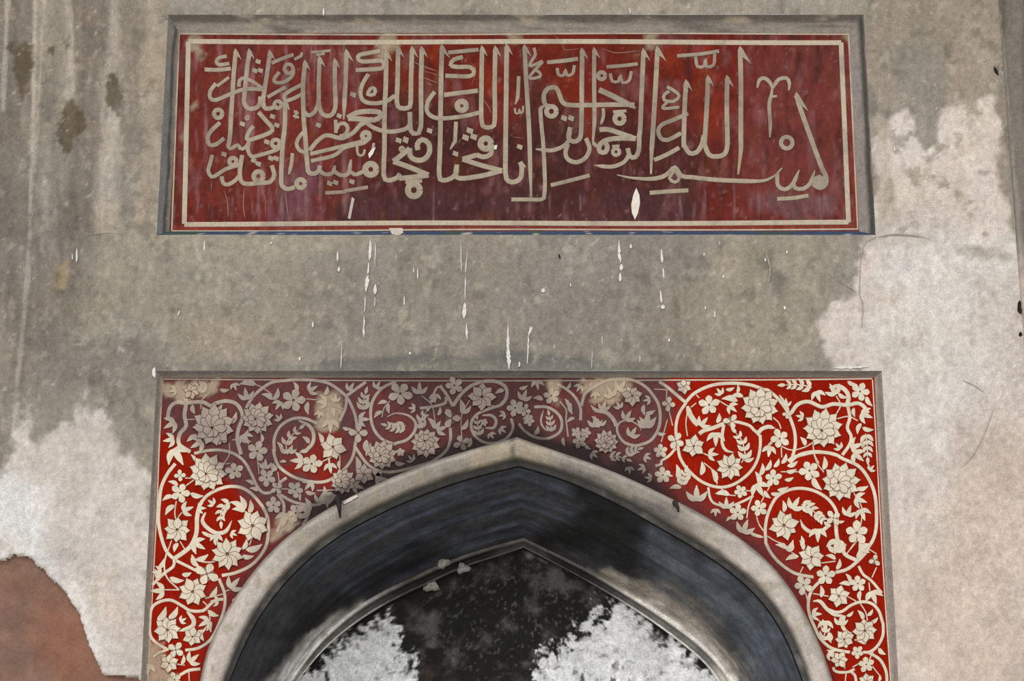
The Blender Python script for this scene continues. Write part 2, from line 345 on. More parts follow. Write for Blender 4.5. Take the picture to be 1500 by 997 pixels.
# ------------------------------------------------------------------ front wall
def axis(lo, hi, step, must, lo2, hi2):
    a = [lo2] + list(np.arange(lo, hi + step, step)) + [hi2]
    a = [v for v in a if all(abs(v - m) > step * .45 for m in must)] + list(must)
    return np.array(sorted(set(a)))
XE = float(np.mean(unproj([1459, 1491], [0, 351], 0.0)[0]))     # where the pier at the right begins
ZT = 5.6
xs = axis(-2.02, XE, 0.0072, (IO[0], IO[1], SO[0], SO[1], XE), -3.2, XE)
xs = xs[xs <= XE + 1e-9]
zs = axis(1.70, 4.85, 0.0072, (IO[2], IO[3], SO[3]), 0.0, ZT)
X, Z = np.meshgrid(xs, zs); Yw = np.zeros_like(X)
px, py = proj(X, 0.0, Z)
BREAK = [(-400, 822), (0, 819), (10, 819), (15, 810), (27, 812), (45, 815), (55, 827), (64, 832), (72, 843), (86, 855), (98, 868), (104, 882), (115, 894), (119, 908), (125, 926), (131, 944), (140, 965), (152, 987), (179, 990), (202, 990), (206, 999), (206, 1400), (-400, 1400)]
bd = polydist(px, py, BREAK) + 1.5 * fbm(px, py, 9, 9, 200)
Yw += 0.004 * fbm(px, py, 160, 160, 201, 3) * smooth(0, 30, np.minimum.reduce([np.abs(X - IO[0]), np.abs(X - IO[1]), np.abs(X - SO[0]), np.abs(X - SO[1])]) * 400)
bk = smooth(-1.0, 2.2, bd)
Yw += bk * (0.022 + 0.004 * fbm(px, py, 40, 40, 202))
tone = wall_tone(px, py)
xc = (X[:-1, :-1] + X[1:, 1:]) / 2; zc = (Z[:-1, :-1] + Z[1:, 1:]) / 2
hole = ((xc > IO[0]) & (xc < IO[1]) & (zc > IO[2]) & (zc < IO[3])) | ((xc > SO[0]) & (xc < SO[1]) & (zc < SO[3]))
mud = (bk[:-1, :-1] + bk[1:, 1:]) / 2 > .5
mtone = np.ones_like(tone) * lin((138, 103, 88))
mtone = mixc(mtone, (147, 100, 81), .7 * region(px, py, [(50, 880), (110, 900), (140, 1000), (40, 1000)], soft=30, amp=30, size=40, seed=203))
mtone = mixc(mtone, (130, 104, 92), .8 * region(px, py, [(-20, 880), (40, 860), (60, 1000), (-20, 1000)], soft=30, amp=30, size=40, seed=204))
mtone = mixc(mtone, (128, 104, 90), .6 * region(px, py, [(0, 815), (50, 812), (70, 850), (0, 840)], soft=12, amp=12, size=20, seed=205))
mtone = mtone * (1 + .12 * fbm(px, py, 26, 26, 206, 5))[..., None]
V = np.stack([X, Yw, Z], -1).reshape(-1, 3)
def sub(F):
    u, inv = np.unique(F, return_inverse=True); return u, inv.reshape(F.shape)
Fw = gridfaces(len(zs), len(xs), ~hole & ~mud); u, Fi = sub(Fw)
lipped = tone * (1 - .0 * bk[..., None])
wall = mk('wall_front', V[u], Fi, M_PLASTER, None, lipped.reshape(-1, 3)[u], True)
tag(wall, 'weathered grey plaster wall with pale repairs around the painted panels', 'wall', kind='structure')
Fm = gridfaces(len(zs), len(xs), ~hole & mud); u, Fi = sub(Fm)
fallen = mk('bare_patch', V[u], Fi, M_MUD, wall, mtone.reshape(-1, 3)[u], True)
tag(fallen, 'brown undercoat bared where the white plaster has fallen')

# pier at the right edge: stands a little proud, rounded arris
prof = [(XE, 0.0), (XE + .004, -.012), (XE + .016, -.024), (XE + .04, -.030), (XE + .09, -.032), (XE + .2, -.032), (XE + 1.4, -.032)]
zs2 = np.concatenate([[0.0], np.arange(2.02, 4.85, .009), [ZT]])
PX = np.interp(np.linspace(0, 6, 60), range(7), [p[0] for p in prof]); PY = np.interp(np.linspace(0, 6, 60), range(7), [p[1] for p in prof])
Xp, Zp = np.meshgrid(PX, zs2); Yp = np.tile(PY, (len(zs2), 1))
ax_, ay_ = proj(Xp, Yp, Zp)
pc = np.ones(ax_.shape + (3,)) * lin((124, 116, 107))  # dark base tone, with darker vertical streaks and a paler edge line
pc = mixc(pc, (98, 90, 82), .8 * smooth(.0, .7, fbm(ax_, ay_, 16, 120, 207)))
pc = mixc(pc, (160, 151, 140), .7 * smooth(6, 0, np.abs(ax_ - (1461 + ay_ * .092)) + 3 * fbm(ax_, ay_, 8, 30, 208)))
pc = mixc(pc, (196, 182, 170), smooth(330, 420, ay_ + 20 * fbm(ax_, ay_, 20, 20, 209)))
pier = mk('wall_right', np.stack([Xp, Yp, Zp], -1), gridfaces(len(zs2), 60), M_PLASTER, None, pc.reshape(-1, 3), True)
tag(pier, 'dark streaked plaster pier along the right edge of the wall', 'wall', kind='structure')

# unseen floor in front, below the view, added and kept pale to bounce light
fl = mk('floor', [(-6, -12, 0), (6, -12, 0), (6, 1.2, 0), (-6, 1.2, 0)], [(0, 1, 2, 3)], M_STONE, None, [lin((205, 195, 180))] * 4)
tag(fl, 'pale stone paving at the foot of the wall', 'floor', kind='structure')

# ------------------------------------------------------------------ sunk frames
def reveal(name, o, i, d, parent, tonef, sides, n=160):
    """the four splayed sides of a sunk panel, each its own piece"""
    xo0, xo1, zo0, zo1 = o; xi0, xi1, zi0, zi1 = i
    S = {'top': ((xo0, zo1), (xo1, zo1), (xi0, zi1), (xi1, zi1)), 'bottom': ((xo0, zo0), (xo1, zo0), (xi0, zi0), (xi1, zi0)),
         'left': ((xo0, zo0), (xo0, zo1), (xi0, zi0), (xi0, zi1)), 'right': ((xo1, zo0), (xo1, zo1), (xi1, zi0), (xi1, zi1))}
    for s in sides:
        a, b, c_, e = [np.array(v) for v in S[s]]
        t = np.linspace(0, 1, n)[None, :, None]; r = np.linspace(0, 1, 9)[:, None, None]
        P = (a + (b - a) * t) * (1 - r) + (c_ + (e - c_) * t) * r
        y = np.broadcast_to(d * r[..., 0], P.shape[:2])
        x_, y_ = proj(P[..., 0], y, P[..., 1])
        rr = np.broadcast_to(r[..., 0], x_.shape)
        mk('frame_side', np.stack([P[..., 0], y, P[..., 1]], -1), gridfaces(9, n), M_PLASTER, parent, tonef(s, x_, y_, rr).reshape(-1, 3))
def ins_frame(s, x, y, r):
    if s == 'top':  # top side painted paler to carry the light on it
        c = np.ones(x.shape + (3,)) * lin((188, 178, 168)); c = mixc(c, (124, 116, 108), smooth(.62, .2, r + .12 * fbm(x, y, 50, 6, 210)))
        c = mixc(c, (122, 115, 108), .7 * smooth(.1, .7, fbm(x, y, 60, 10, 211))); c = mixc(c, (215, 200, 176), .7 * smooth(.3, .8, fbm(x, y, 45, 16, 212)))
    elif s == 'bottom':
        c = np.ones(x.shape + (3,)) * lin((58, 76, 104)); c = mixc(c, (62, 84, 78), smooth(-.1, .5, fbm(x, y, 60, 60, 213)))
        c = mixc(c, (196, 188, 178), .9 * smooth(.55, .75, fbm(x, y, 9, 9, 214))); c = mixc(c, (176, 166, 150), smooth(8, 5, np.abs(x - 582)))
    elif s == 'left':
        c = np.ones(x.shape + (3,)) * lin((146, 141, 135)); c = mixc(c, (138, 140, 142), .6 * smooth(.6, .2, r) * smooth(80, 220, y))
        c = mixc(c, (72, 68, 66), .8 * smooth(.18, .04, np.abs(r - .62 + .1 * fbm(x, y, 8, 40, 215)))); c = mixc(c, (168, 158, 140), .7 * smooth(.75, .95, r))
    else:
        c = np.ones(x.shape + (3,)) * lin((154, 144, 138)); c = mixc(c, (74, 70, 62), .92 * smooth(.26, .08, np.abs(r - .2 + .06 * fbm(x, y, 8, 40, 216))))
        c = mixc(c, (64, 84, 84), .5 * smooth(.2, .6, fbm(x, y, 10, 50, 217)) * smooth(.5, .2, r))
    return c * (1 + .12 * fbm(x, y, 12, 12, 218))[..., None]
def span_frame(s, x, y, r):
    c = np.ones(x.shape + (3,)) * lin((164, 154, 144))
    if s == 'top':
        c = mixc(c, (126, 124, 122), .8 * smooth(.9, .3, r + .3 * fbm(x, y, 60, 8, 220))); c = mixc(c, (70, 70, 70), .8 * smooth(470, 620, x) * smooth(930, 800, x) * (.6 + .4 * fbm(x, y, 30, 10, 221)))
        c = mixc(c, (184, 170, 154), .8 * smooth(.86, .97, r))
    else:
        c = mixc(c, (184, 170, 158), .7 * smooth(.6, .95, r)); c = mixc(c, (134, 126, 118), .6 * smooth(.4, .1, np.abs(r - .35)))
        c = mixc(c, (172, 160, 152), .4 * smooth(650, 950, y))
    return c * (1 + .10 * fbm(x, y, 14, 14, 222))[..., None]

zc_i = II[2]
inscription = empty('inscription_panel', ((II[0] + II[1]) / 2, D_I, II[2]))
tag(inscription, 'sunk maroon panel with cream Arabic lettering above the arch', 'panel')
spandrel = empty('floral_spandrel', ((SI[0] + SI[1]) / 2, D_S, 0))
tag(spandrel, 'red panel of cream scrolling vines and flowers framing the pointed arch', 'panel')
_mk = mk
def mk(name, V, Fc, mat, parent=None, cols=None, smoothed=False):
    """parts are given in world places; an Empty parent moves them into its own frame"""
    V = np.asarray(V, float).reshape(-1, 3)
    if parent is not None and parent.type == 'EMPTY': V = V - np.array(parent.location)
    return _mk(name, V, Fc, mat, parent, cols, smoothed)
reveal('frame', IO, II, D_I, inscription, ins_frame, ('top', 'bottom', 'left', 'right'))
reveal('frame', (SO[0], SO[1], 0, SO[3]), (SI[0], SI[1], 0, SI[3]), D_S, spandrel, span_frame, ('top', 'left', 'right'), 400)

# painted grounds
def flat_grid(name, x0, x1, z0, z1, Y, step, tonef, parent, mat):
    xs_ = np.linspace(x0, x1, int((x1 - x0) / step)); zs_ = np.linspace(z0, z1, int((z1 - z0) / step))
    A, B = np.meshgrid(xs_, zs_); a, b = proj(A, Y, B)
    return mk(name, np.stack([A, np.full_like(A, Y), B], -1), gridfaces(len(zs_), len(xs_)), mat, parent, tonef(a, b).reshape(-1, 3))
flat_grid('painted_ground', II[0], II[1], II[2], II[3], D_I, .0068, ins_ground, inscription, M_RED)

C0 = whole(E0L, E0R, D_S)                       # arch edge on the panel
NS = 110
def span_half(C, xedge):
    zt = np.minimum(C[:, 2], SI[3])
    t = np.linspace(0, 1, NS)[None, :]
    Xs_ = xedge + (C[:, 0] - xedge)[:, None] * t; Zs_ = np.broadcast_to(C[:, 2][:, None], Xs_.shape)
    return Xs_, Zs_
# the panel below the apex: rows run from the frame to the arch edge; above it: plain rows
def fill_rows(zarr, xl, xr, n):
    t = np.linspace(0, 1, n)[None, :]; return xl[:, None] + (xr - xl)[:, None] * t, np.broadcast_to(zarr[:, None], (len(zarr), n))
zap = C0[NF + NH - 1, 2]
Lc, Rc = C0[:NF + NH], C0[NF + NH - 1:][::-1]
zr_low = np.concatenate([np.linspace(0, 1.6, 6), np.arange(1.62, zap, .0068), [zap]])
parts_v, parts_f, base = [], [], 0
for rows in ((zr_low, np.full(len(zr_low), SI[0]), np.interp(zr_low, Lc[:, 2], Lc[:, 0]), 180), (zr_low, np.interp(zr_low, Rc[:, 2], Rc[:, 0]), np.full(len(zr_low), SI[1]), 180)):
    A, B = fill_rows(*rows); parts_v.append(np.stack([A, np.full_like(A, D_S), B], -1).reshape(-1, 3)); parts_f.append(gridfaces(len(rows[0]), rows[3], None, base)); base += A.size
zu = np.linspace(zap, SI[3], 30)
A, B = fill_rows(zu, np.full(30, SI[0]), np.full(30, SI[1]), 400); parts_v.append(np.stack([A, np.full_like(A, D_S), B], -1).reshape(-1, 3)); parts_f.append(gridfaces(30, 400, None, base))
Vs = np.concatenate(parts_v); a, b = proj(Vs[:, 0], Vs[:, 1], Vs[:, 2])
mk('painted_ground', Vs, np.concatenate(parts_f), M_RED, spandrel, span_ground(a, b))

# ------------------------------------------------------------------ arch: moulding, step, soffit, rib; back wall of the niche
arch = empty('pointed_arch', (float(C0[NF + NH - 1, 0]), 0.3, 0))
tag(arch, 'pointed arch with pale plaster moulding and soot-blackened soffit', 'arch')
def lerp_px(A, B, t):
    n = 60
    def rs(E):
        c = catmull(E, 3.0)[0]; s = np.concatenate([[0], np.cumsum(np.hypot(*np.diff(c, axis=0).T))]); q = np.linspace(0, s[-1], n)
        return np.stack([np.interp(q, s, c[:, 0]), np.interp(q, s, c[:, 1])], 1)
    return rs(A) * (1 - t) + rs(B) * t
def ring(AL, AR, BL, BR, t, Y): return whole(lerp_px(AL, BL, t), lerp_px(AR, BR, t), Y)
def loft(name, rings, mat, tonef, parent, sm=True):
    P = np.stack(rings, 0); nr = P.shape[0]
    x_, y_ = proj(P[..., 0], P[..., 1], P[..., 2]); r = np.broadcast_to(np.linspace(0, 1, nr)[:, None], x_.shape)
    return mk(name, P.reshape(-1, 3), gridfaces(nr, NC, flip=True), mat, parent, tonef(x_, y_, r).reshape(-1, 3), sm)
# denser arches
def dens(prof, n):
    ts = [p[0] for p in prof]; q = np.linspace(ts[0], ts[-1], n); return q, np.interp(q, ts, [p[1] for p in prof])
q, yy = dens([(0, D_S), (.05, .010), (.12, -.004), (.25, -.014), (.5, -.019), (.78, -.016), (.92, -.006), (1.0, .012)], 22)
def mould_tone(x, y, r):
    c = np.ones(x.shape + (3,)) * lin((146, 137, 127))
    c = mixc(c, (182, 173, 164), .8 * smooth(.34, .14, r + .1 * fbm(x, y, 40, 40, 229)))  # highlight along the outer edge painted into the tone
    c = mixc(c, (202, 191, 182), .9 * smooth(740, 880, y + 40 * smooth(900, 1100, x)))
    c = mixc(c, (172, 160, 138), .7 * region(x, y, [(690, 630), (790, 630), (800, 690), (690, 690)], soft=16, amp=16, size=20, seed=230))
    c = mixc(c, (104, 101, 97), .9 * smooth(.45, .72, r + .18 * fbm(x, y, 34, 24, 231)) * smooth(790, 840, x) * smooth(1060, 960, x))
    c = mixc(c, (112, 106, 100), .8 * smooth(.80, .98, r + .08 * fbm(x, y, 30, 30, 232)))
    c = mixc(c, (96, 90, 86), .6 * smooth(.14, .01, r + .06 * fbm(x, y, 30, 30, 233)))
    c = mixc(c, (92, 86, 80), .8 * smooth(4.5, 1.5, np.abs(x - 752 + 4 * fbm(x, y, 9, 9, 234))) * smooth(690, 660, y))
    c = mixc(c, (150, 138, 118), .5 * smooth(.2, .7, fbm(x, y, 22, 22, 235)))
    return c * (1 + .12 * fbm(x, y, 16, 16, 236))[..., None]
loft('moulding', [ring(E0L, E0R, E1L, E1R, t, y) for t, y in zip(q, yy)], M_PLASTER, mould_tone, arch)
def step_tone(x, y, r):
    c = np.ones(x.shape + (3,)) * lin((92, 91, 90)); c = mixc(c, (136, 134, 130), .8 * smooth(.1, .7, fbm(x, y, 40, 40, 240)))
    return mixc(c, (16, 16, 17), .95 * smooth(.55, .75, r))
loft('arris_step', [ring(E1L, E1R, E3L, E3R, t, y) for t, y in ((0, .012), (.02, .030), (.075, .034), (.085, .052), (.10, .056))], M_SOOT, step_tone, arch, False)
D_B = 0.60
def soffit_tone(x, y, r):
    c = np.ones(x.shape + (3,)) * lin((47, 47, 50))
    u = fbm(x, r * 400, 130, 26, 241, 5)
    c = mixc(c, (62, 69, 82), .95 * smooth(-.4, .5, u) * region(x, y, [(430, 820), (560, 735), (750, 690), (880, 720), (830, 770), (760, 785), (640, 815), (520, 880)], soft=26, amp=20, size=40, seed=242))
    c = mixc(c, (22, 22, 23), .9 * region(x, y, [(840, 700), (900, 730), (1000, 790), (960, 810), (930, 850), (870, 820), (800, 790), (860, 745)], soft=14, amp=22, size=60, seed=243))
    c = mixc(c, (22, 22, 23), .85 * region(x, y, [(420, 930), (500, 850), (640, 800), (660, 815), (560, 860), (470, 930), (400, 990)], soft=16, amp=16, size=50, seed=244))
    c = mixc(c, (68, 74, 82), .9 * region(x, y, [(960, 780), (1060, 830), (1140, 910), (1190, 1010), (1110, 1010), (1080, 950), (1000, 870), (950, 810)], soft=26, amp=24, size=60, seed=245))
    c = mixc(c, (112, 108, 102), .55 * region(x, y, [(940, 850), (1020, 880), (1090, 950), (1110, 1010), (1060, 1010), (1000, 930), (930, 880)], soft=22, amp=20, size=40, seed=246))
    # plaster left pale beside the rib
    lt = region(x, y, [(386, 1010), (410, 975), (455, 930), (500, 896), (530, 880), (530, 888), (520, 896), (470, 950), (440, 1010)], soft=9, amp=8, size=26, seed=247)
    c = mixc(c, (172, 170, 167), .92 * lt)
    rt = region(x, y, [(896, 842), (930, 846), (975, 868), (1000, 890), (1040, 930), (1072, 965), (1096, 1010), (1060, 1010), (1000, 930), (940, 890), (860, 838)], soft=8, amp=13, size=30, seed=248)
    c = mixc(c, (150, 143, 134), .85 * rt)
    c = mixc(c, (222, 216, 208), .9 * smooth(15, 4, linedist(x, y, E3R) + 5 * fbm(x, y, 30, 30, 249)) * smooth(880, 960, x))
    c = mixc(c, (224, 223, 221), .9 * smooth(18, 5, linedist(x, y, E3L) + 4 * fbm(x, y, 30, 30, 250)) * smooth(500, 450, x))
    k = (1 + .42 * fbm(x, r * 400, 120, 22, 251, 5)) * (1 + .3 * fbm(x, y, 30, 16, 252, 4))
    lift = 2.5 - 1.1 * np.clip(lt + rt, 0, 1)
    return c * (np.clip(k, .35, 2.0) * lift)[..., None]
qs = np.linspace(0, 1, 46)
r0 = ring(E1L, E1R, E3L, E3R, .10, .056); r1 = whole(E3L, E3R, D_B)
loft('soffit', [r0 * (1 - t) + r1 * t for t in qs], M_SOOT, soffit_tone, arch)
def rib_tone(x, y, r):
    c = np.ones(x.shape + (3,)) * lin((46, 45, 44))
    br = smooth(600, 470, x) + smooth(850, 980, x); br = np.clip(br, 0, 1)
    ed = np.maximum(smooth(.34, .12, r), .8 * smooth(.70, .86, r))
    e = ed * (.30 + .15 * fbm(x, y, 40, 40, 260)); c = mixc(c, (120, 117, 113), np.clip(e * 1.6, 0, 1))
    c = mixc(c, (232, 228, 222), .95 * np.clip(br * (ed + .25) + .4 * br * smooth(960, 990, y), 0, 1))
    c = mixc(c, (104, 102, 100), .6 * smooth(60, 20, np.hypot(x - 767, y - 795)))
    return c * (1.5 * np.clip(1 + .3 * fbm(x, y, 24, 24, 261), .4, 1.6))[..., None]
RP = ((0, .600), (.10, .592), (.24, .594), (.36, .606), (.44, .636), (.6, .642), (.72, .640), (.80, .622), (.9, .618), (1.0, .630), (1.0, .662))
loft('rib', [ring(E3L, E3R, E4L, E4R, t, y) for t, y in RP], M_SOOT, rib_tone, arch, False)

# back wall: rows between the two sides of the inner curve
D_T = 0.66
CB = whole(E4L, E4R, D_T); zb = CB[NF + NH - 1, 2]; Lb, Rb = CB[:NF + NH], CB[NF + NH - 1:][::-1]
zrb = np.concatenate([np.linspace(0, 1.6, 8), np.arange(1.61, zb, .0055), [zb, zb + .03]]); nb_ = 440
A, B = fill_rows(zrb, np.interp(zrb, Lb[:, 2], Lb[:, 0]) - .022, np.interp(zrb, Rb[:, 2], Rb[:, 0]) + .022, nb_)
a, b = proj(A, D_T, B)
def tymp_tone(x, y):
    c = np.ones(x.shape + (3,)) * lin((31, 31, 31))
    n1 = fbm(x, y, 30, 26, 270, 5)
    c = mixc(c, (100, 100, 98), .8 * smooth(-.15, .75, n1) * region(x, y, [(560, 910), (700, 845), (760, 810), (840, 835), (870, 880), (800, 930), (780, 1000), (590, 1000)], soft=24, amp=18, size=30, seed=271))
    sp = fbm(x, y, 5, 5, 272, 3)
    c = mixc(c, (104, 103, 100), .55 * smooth(.3, .8, sp) * region(x, y, [(640, 830), (760, 800), (900, 860), (860, 940), (700, 1000), (600, 930)], soft=24))
    wl = polydist(x, y, [(400, 1300), (440, 1010), (470, 962), (500, 930), (530, 916), (565, 912), (588, 935), (600, 960), (600, 1010), (620, 1080), (590, 1300)])
    wr = polydist(x, y, [(800, 1300), (760, 1090), (776, 1010), (800, 966), (840, 930), (872, 896), (884, 872), (905, 872), (935, 892), (962, 918), (1005, 948), (1040, 975), (1060, 1010), (1080, 1300)])
    wv = np.maximum(wl, wr) + 15 * fbm(x, y, 40, 40, 273, 3) + 24 * fbm(x, y, 8, 8, 284, 4)
    m = smooth(-7, 9, wv)
    spots = smooth(.25, .6, fbm(x, y, 12, 12, 274, 4)) * region(x, y, [(840, 975), (900, 960), (940, 1010), (830, 1010)], soft=14, amp=12, size=14, seed=275)
    spots = np.maximum(spots, smooth(.15, .5, fbm(x, y, 11, 11, 276, 4)) * region(x, y, [(930, 915), (965, 915), (1000, 955), (970, 965)], soft=8, amp=8, size=14, seed=277))
    spots = np.maximum(spots, smooth(.2, .5, fbm(x, y, 9, 9, 278, 4)) * region(x, y, [(470, 935), (560, 905), (560, 935), (480, 965)], soft=9, amp=8, size=14, seed=279))
    spots = np.maximum(spots, .75 * smooth(.3, .75, fbm(x, y, 8, 8, 283, 4)) * smooth(-.5, .3, fbm(x, y, 40, 40, 285, 3)))
    wc = np.ones_like(c) * lin((232, 234, 238)); wc = mixc(wc, (252, 253, 255), smooth(-.2, .5, fbm(x, y, 30, 30, 280)))
    wc = mixc(wc, (70, 70, 72), .88 * spots)
    c = c * (1 - m[..., None]) + wc * m[..., None]
    c = mixc(c, (62, 52, 46), .8 * smooth(22, 8, np.hypot((x - 627) * 1.3, y - 985) + 8 * fbm(x, y, 9, 9, 281)))
    c = mixc(c, (140, 136, 130), .8 * region(x, y, [(768, 804), (800, 822), (786, 816), (768, 814)], soft=3, amp=3, size=8, seed=282))
    return c
tt = tymp_tone(a, b)
back = mk('wall_back', np.stack([A, np.full_like(A, D_T + .002) + .03 * (1 - (np.linspace(-1, 1, nb_)[None, :]) ** 2) * np.ones((len(zrb), 1)), B], -1), gridfaces(len(zrb), nb_), M_SOOT, None, tt.reshape(-1, 3), True)
tag(back, 'soot-black niche back wall with flaking white patches inside the arch', 'wall', kind='structure')
# ------------------------------------------------------------------ low relief: strokes, leaves, petals
class Relief:
    """collects raised shapes drawn on a sunk panel into one mesh"""
    def __init__(s, Y, tonef): s.Y = Y; s.tf = tonef; s.V = []; s.F = []; s.K = []; s.n = 0; s.j = 0
    def _add(s, pts, h, dark):
        p = np.asarray(pts, float); X, Z = unproj(p[:, 0], p[:, 1], s.Y)
        h = np.broadcast_to(np.asarray(h, float), X.shape)
        s.V.append(np.stack([X, s.Y - h, Z], 1)); s.K.append(np.full(len(X), dark)); b = s.n; s.n += len(X); return b
    def poly(s, pts, h, dark=0.0):
        """prism with a narrow chamfer"""
        s.j += 1; h = h + s.j * .00005
        p = np.asarray(pts, float); n = len(p)
        ar = np.sum(p[:, 0] * np.roll(p[:, 1], -1) - np.roll(p[:, 0], -1) * p[:, 1])
        if ar > 0: p = p[::-1]
        e = np.roll(p, -1, 0) - np.roll(p, 1, 0); L = np.hypot(e[:, 0], e[:, 1])[:, None] + 1e-9; nrm = np.stack([e[:, 1], -e[:, 0]], 1) / L
        b0 = s._add(p, -.001, dark); b1 = s._add(p, h * .6, dark); b2 = s._add(p - nrm * .45, h, dark)
        s.F.append([b2 + i for i in range(n)])
        for i in range(n):
            j = (i + 1) % n
            s.F.append([b0 + i, b0 + j, b1 + j, b1 + i]); s.F.append([b1 + i, b1 + j, b2 + j, b2 + i])
    def stroke(s, pts, w, h, dark=0.0, taper=(1, 1), step=4.0):
        for c in catmull(pts, step):
            s.j += 1; h = h + s.j * .00005; n = len(c)
            xy = c[:, :2]; d = np.gradient(xy, axis=0); L = np.hypot(d[:, 0], d[:, 1])[:, None] + 1e-9; nr = np.stack([-d[:, 1], d[:, 0]], 1) / L
            t = np.linspace(0, 1, n); wd = (c[:, 2] if c.shape[1] > 2 else np.full(n, w)) * (taper[0] + (1 - taper[0]) * np.clip(t / .22, 0, 1)) * (taper[1] + (1 - taper[1]) * np.clip((1 - t) / .22, 0, 1))
            o = nr * (wd / 2)[:, None]; k = np.maximum(wd / 2 - .7, wd * .2)[:, None] * nr
            hv = h + np.linspace(0, .0003, n)              # so that a stroke crossing itself lies over, not in, itself
            ring_ = [s._add(xy + o, -.001, dark), s._add(xy + o, hv * .6, dark), s._add(xy + k, hv, dark), s._add(xy - k, hv, dark), s._add(xy - o, hv * .6, dark), s._add(xy - o, -.001, dark)]
            for i in range(n - 1):
                for a_, b_ in zip(ring_[:-1], ring_[1:]): s.F.append([a_ + i, a_ + i + 1, b_ + i + 1, b_ + i])
            for e in (0, n - 1):
                f = [r_ + e for r_ in ring_]; s.F.append(f if e == 0 else f[::-1])
    def build(s, name, mat, parent):
        V = np.concatenate(s.V); K = np.concatenate(s.K); x, y = proj(V[:, 0], V[:, 1], V[:, 2])
        c = s.tf(x, y)
        dk = K[:, None]; c = np.where(dk < 0, lin((128, 28, 24)) * np.ones_like(c), c * (1 - dk) + c * lin((150, 112, 104)) * dk)
        return mk(name, V, s.F, mat, parent, c)

def circ(cx, cy, r, n=18, ry=None, a0=0): return [(cx + r * math.cos(a0 + 2 * math.pi * i / n), cy + (ry or r) * math.sin(a0 + 2 * math.pi * i / n)) for i in range(n)]

# ------------------------------------------------------------------ lettering
H_L = .0016
KZ = 4.987
ZO = dict(A=(230, 10), B=(230, 160), C=(480, 10), D=(480, 160), E=(730, 10), F=(730, 160), G=(1000, 10), H=(1000, 160))
def z(r, *pts):
    ox, oy = ZO[r]; return [(ox + p[0] / KZ, oy + p[1] / KZ) for p in pts]
lk = [0]
def letter(*strokes, w=7.2, name='letter_stroke', flag=None, taper=(1, 1)):
    """one written stroke; the flag is the barb at the head of an upright"""
    r = Relief(D_I, ins_cream); lk[0] += 1; h = H_L + .00011 * (lk[0] % 17); w = w * .9
    for st in strokes: r.stroke(st, w, h, taper=taper)
    if flag:
        p = strokes[0][0]; sc_ = flag
        h += .0006; r.poly([(p[0] - w * .5, p[1] + 1), (p[0] - w * .1, p[1] - 6.0), (p[0] + w * .45, p[1] - 1.5), (p[0] + 10.5 * sc_, p[1] + 13.5 * sc_), (p[0] + w * .5, p[1] + 6.5 * sc_), (p[0] + w * .3, p[1] + 9)], h + .0002)
    return r.build(name, M_CREAM, inscription)
def ringl(rg, cx, cy, rad, w=6.5):
    c = z(rg, (cx, cy))[0]; rr = rad / KZ
    pts = circ(c[0], c[1], rr, 14); letter(pts + pts[:1], w=w, name='letter_ring')
def dots(rg, *cs, r=5.6):
    for cx, cy in cs:
        c = z(rg, (cx, cy))[0]; q_ = Relief(D_I, ins_cream)
        q_.poly([(c[0] - r * .55, c[1] - r * .75), (c[0] + r * .75, c[1] - r * .3), (c[0] + r * .5, c[1] + r * .8), (c[0] - r * .8, c[1] + r * .25)], H_L + .0001 * (int(cx) % 13) if True else 0); q_.build('letter_dot', M_CREAM, inscription)

# border: thin edge line and the broad line inside it
def border(pts, w):
    for p_, q_ in zip(pts, pts[1:] + pts[:1]):
        r = Relief(D_I, ins_border); n = max(6, int(math.hypot(q_[0] - p_[0], q_[1] - p_[1]) / 40))
        t = np.linspace(0, 1, n); line = [(p_[0] + (q_[0] - p_[0]) * a_ + .0, p_[1] + (q_[1] - p_[1]) * a_ + .8 * math.sin(a_ * 9 + p_[0])) for a_ in t]
        r.stroke(line, w, .0012 + .0002 * (abs(p_[0] - q_[0]) > 300)); r.build('border_line', M_CREAM, inscription)
border([(276, 61), (1232, 62), (1243, 326), (270, 328)], 7.0)
border([(262.5, 50.5), (1243, 49.5), (1256.5, 335.5), (251.5, 338)], 2.2)

# left end, upper line
letter(z('A', (575, 335), (560, 500), (545, 750), (532, 960)) + z('B', (518, 270)), flag=.8)
letter(z('A', (675, 335), (655, 480), (640, 640), (637, 705), (670, 745), (725, 738), (752, 705), (755, 655)), flag=.7)
letter(z('A', (825, 345), (803, 500), (787, 600), (775, 700), (795, 745), (850, 735), (875, 718)), flag=.7)
ringl('A', 882, 716, 26, 6)
letter(z('A', (510, 362), (455, 372), (433, 400), (455, 424), (530, 415)), w=6)
letter(z('A', (348, 458), (440, 462), (540, 452)), w=6.5)
letter(z('A', (527, 515), (480, 550), (438, 582)), w=5)
letter(z('A', (430, 560), (388, 620), (390, 668), (430, 682), (520, 645), (620, 608), (700, 600), (772, 606)), w=6.5)
letter(z('A', (600, 585), (603, 540), (640, 522), (710, 555), (775, 600)), w=6)
letter(z('A', (838, 412), (910, 382), (998, 350)), w=6); letter(z('A', (1003, 386), (1055, 358), (1055, 335)), w=5)
letter(z('A', (990, 470), (960, 490), (930, 460), (945, 425), (980, 425), (997, 465), (985, 510), (925, 553), (870, 555), (856, 530), (895, 478)), w=6.3)
letter(z('A', (808, 662), (870, 626), (940, 588)), w=6)
dots('A', (740, 402), (715, 466), (757, 466), (1435, 645), (1332, 798), (1180, 866), (845, 802), (876, 866), (625, 856), r=5)
letter(z('A', (1058, 570), (990, 605), (938, 640), (930, 665), (945, 688), (1000, 670), (1058, 640)), w=6.3)
letter(z('A', (1082, 420), (1068, 560), (1072, 800)) + z('B', (1085, 220), (1100, 420), (1112, 465), (1150, 472), (1182, 450), (1190, 412)), w=7.6, flag=.7)
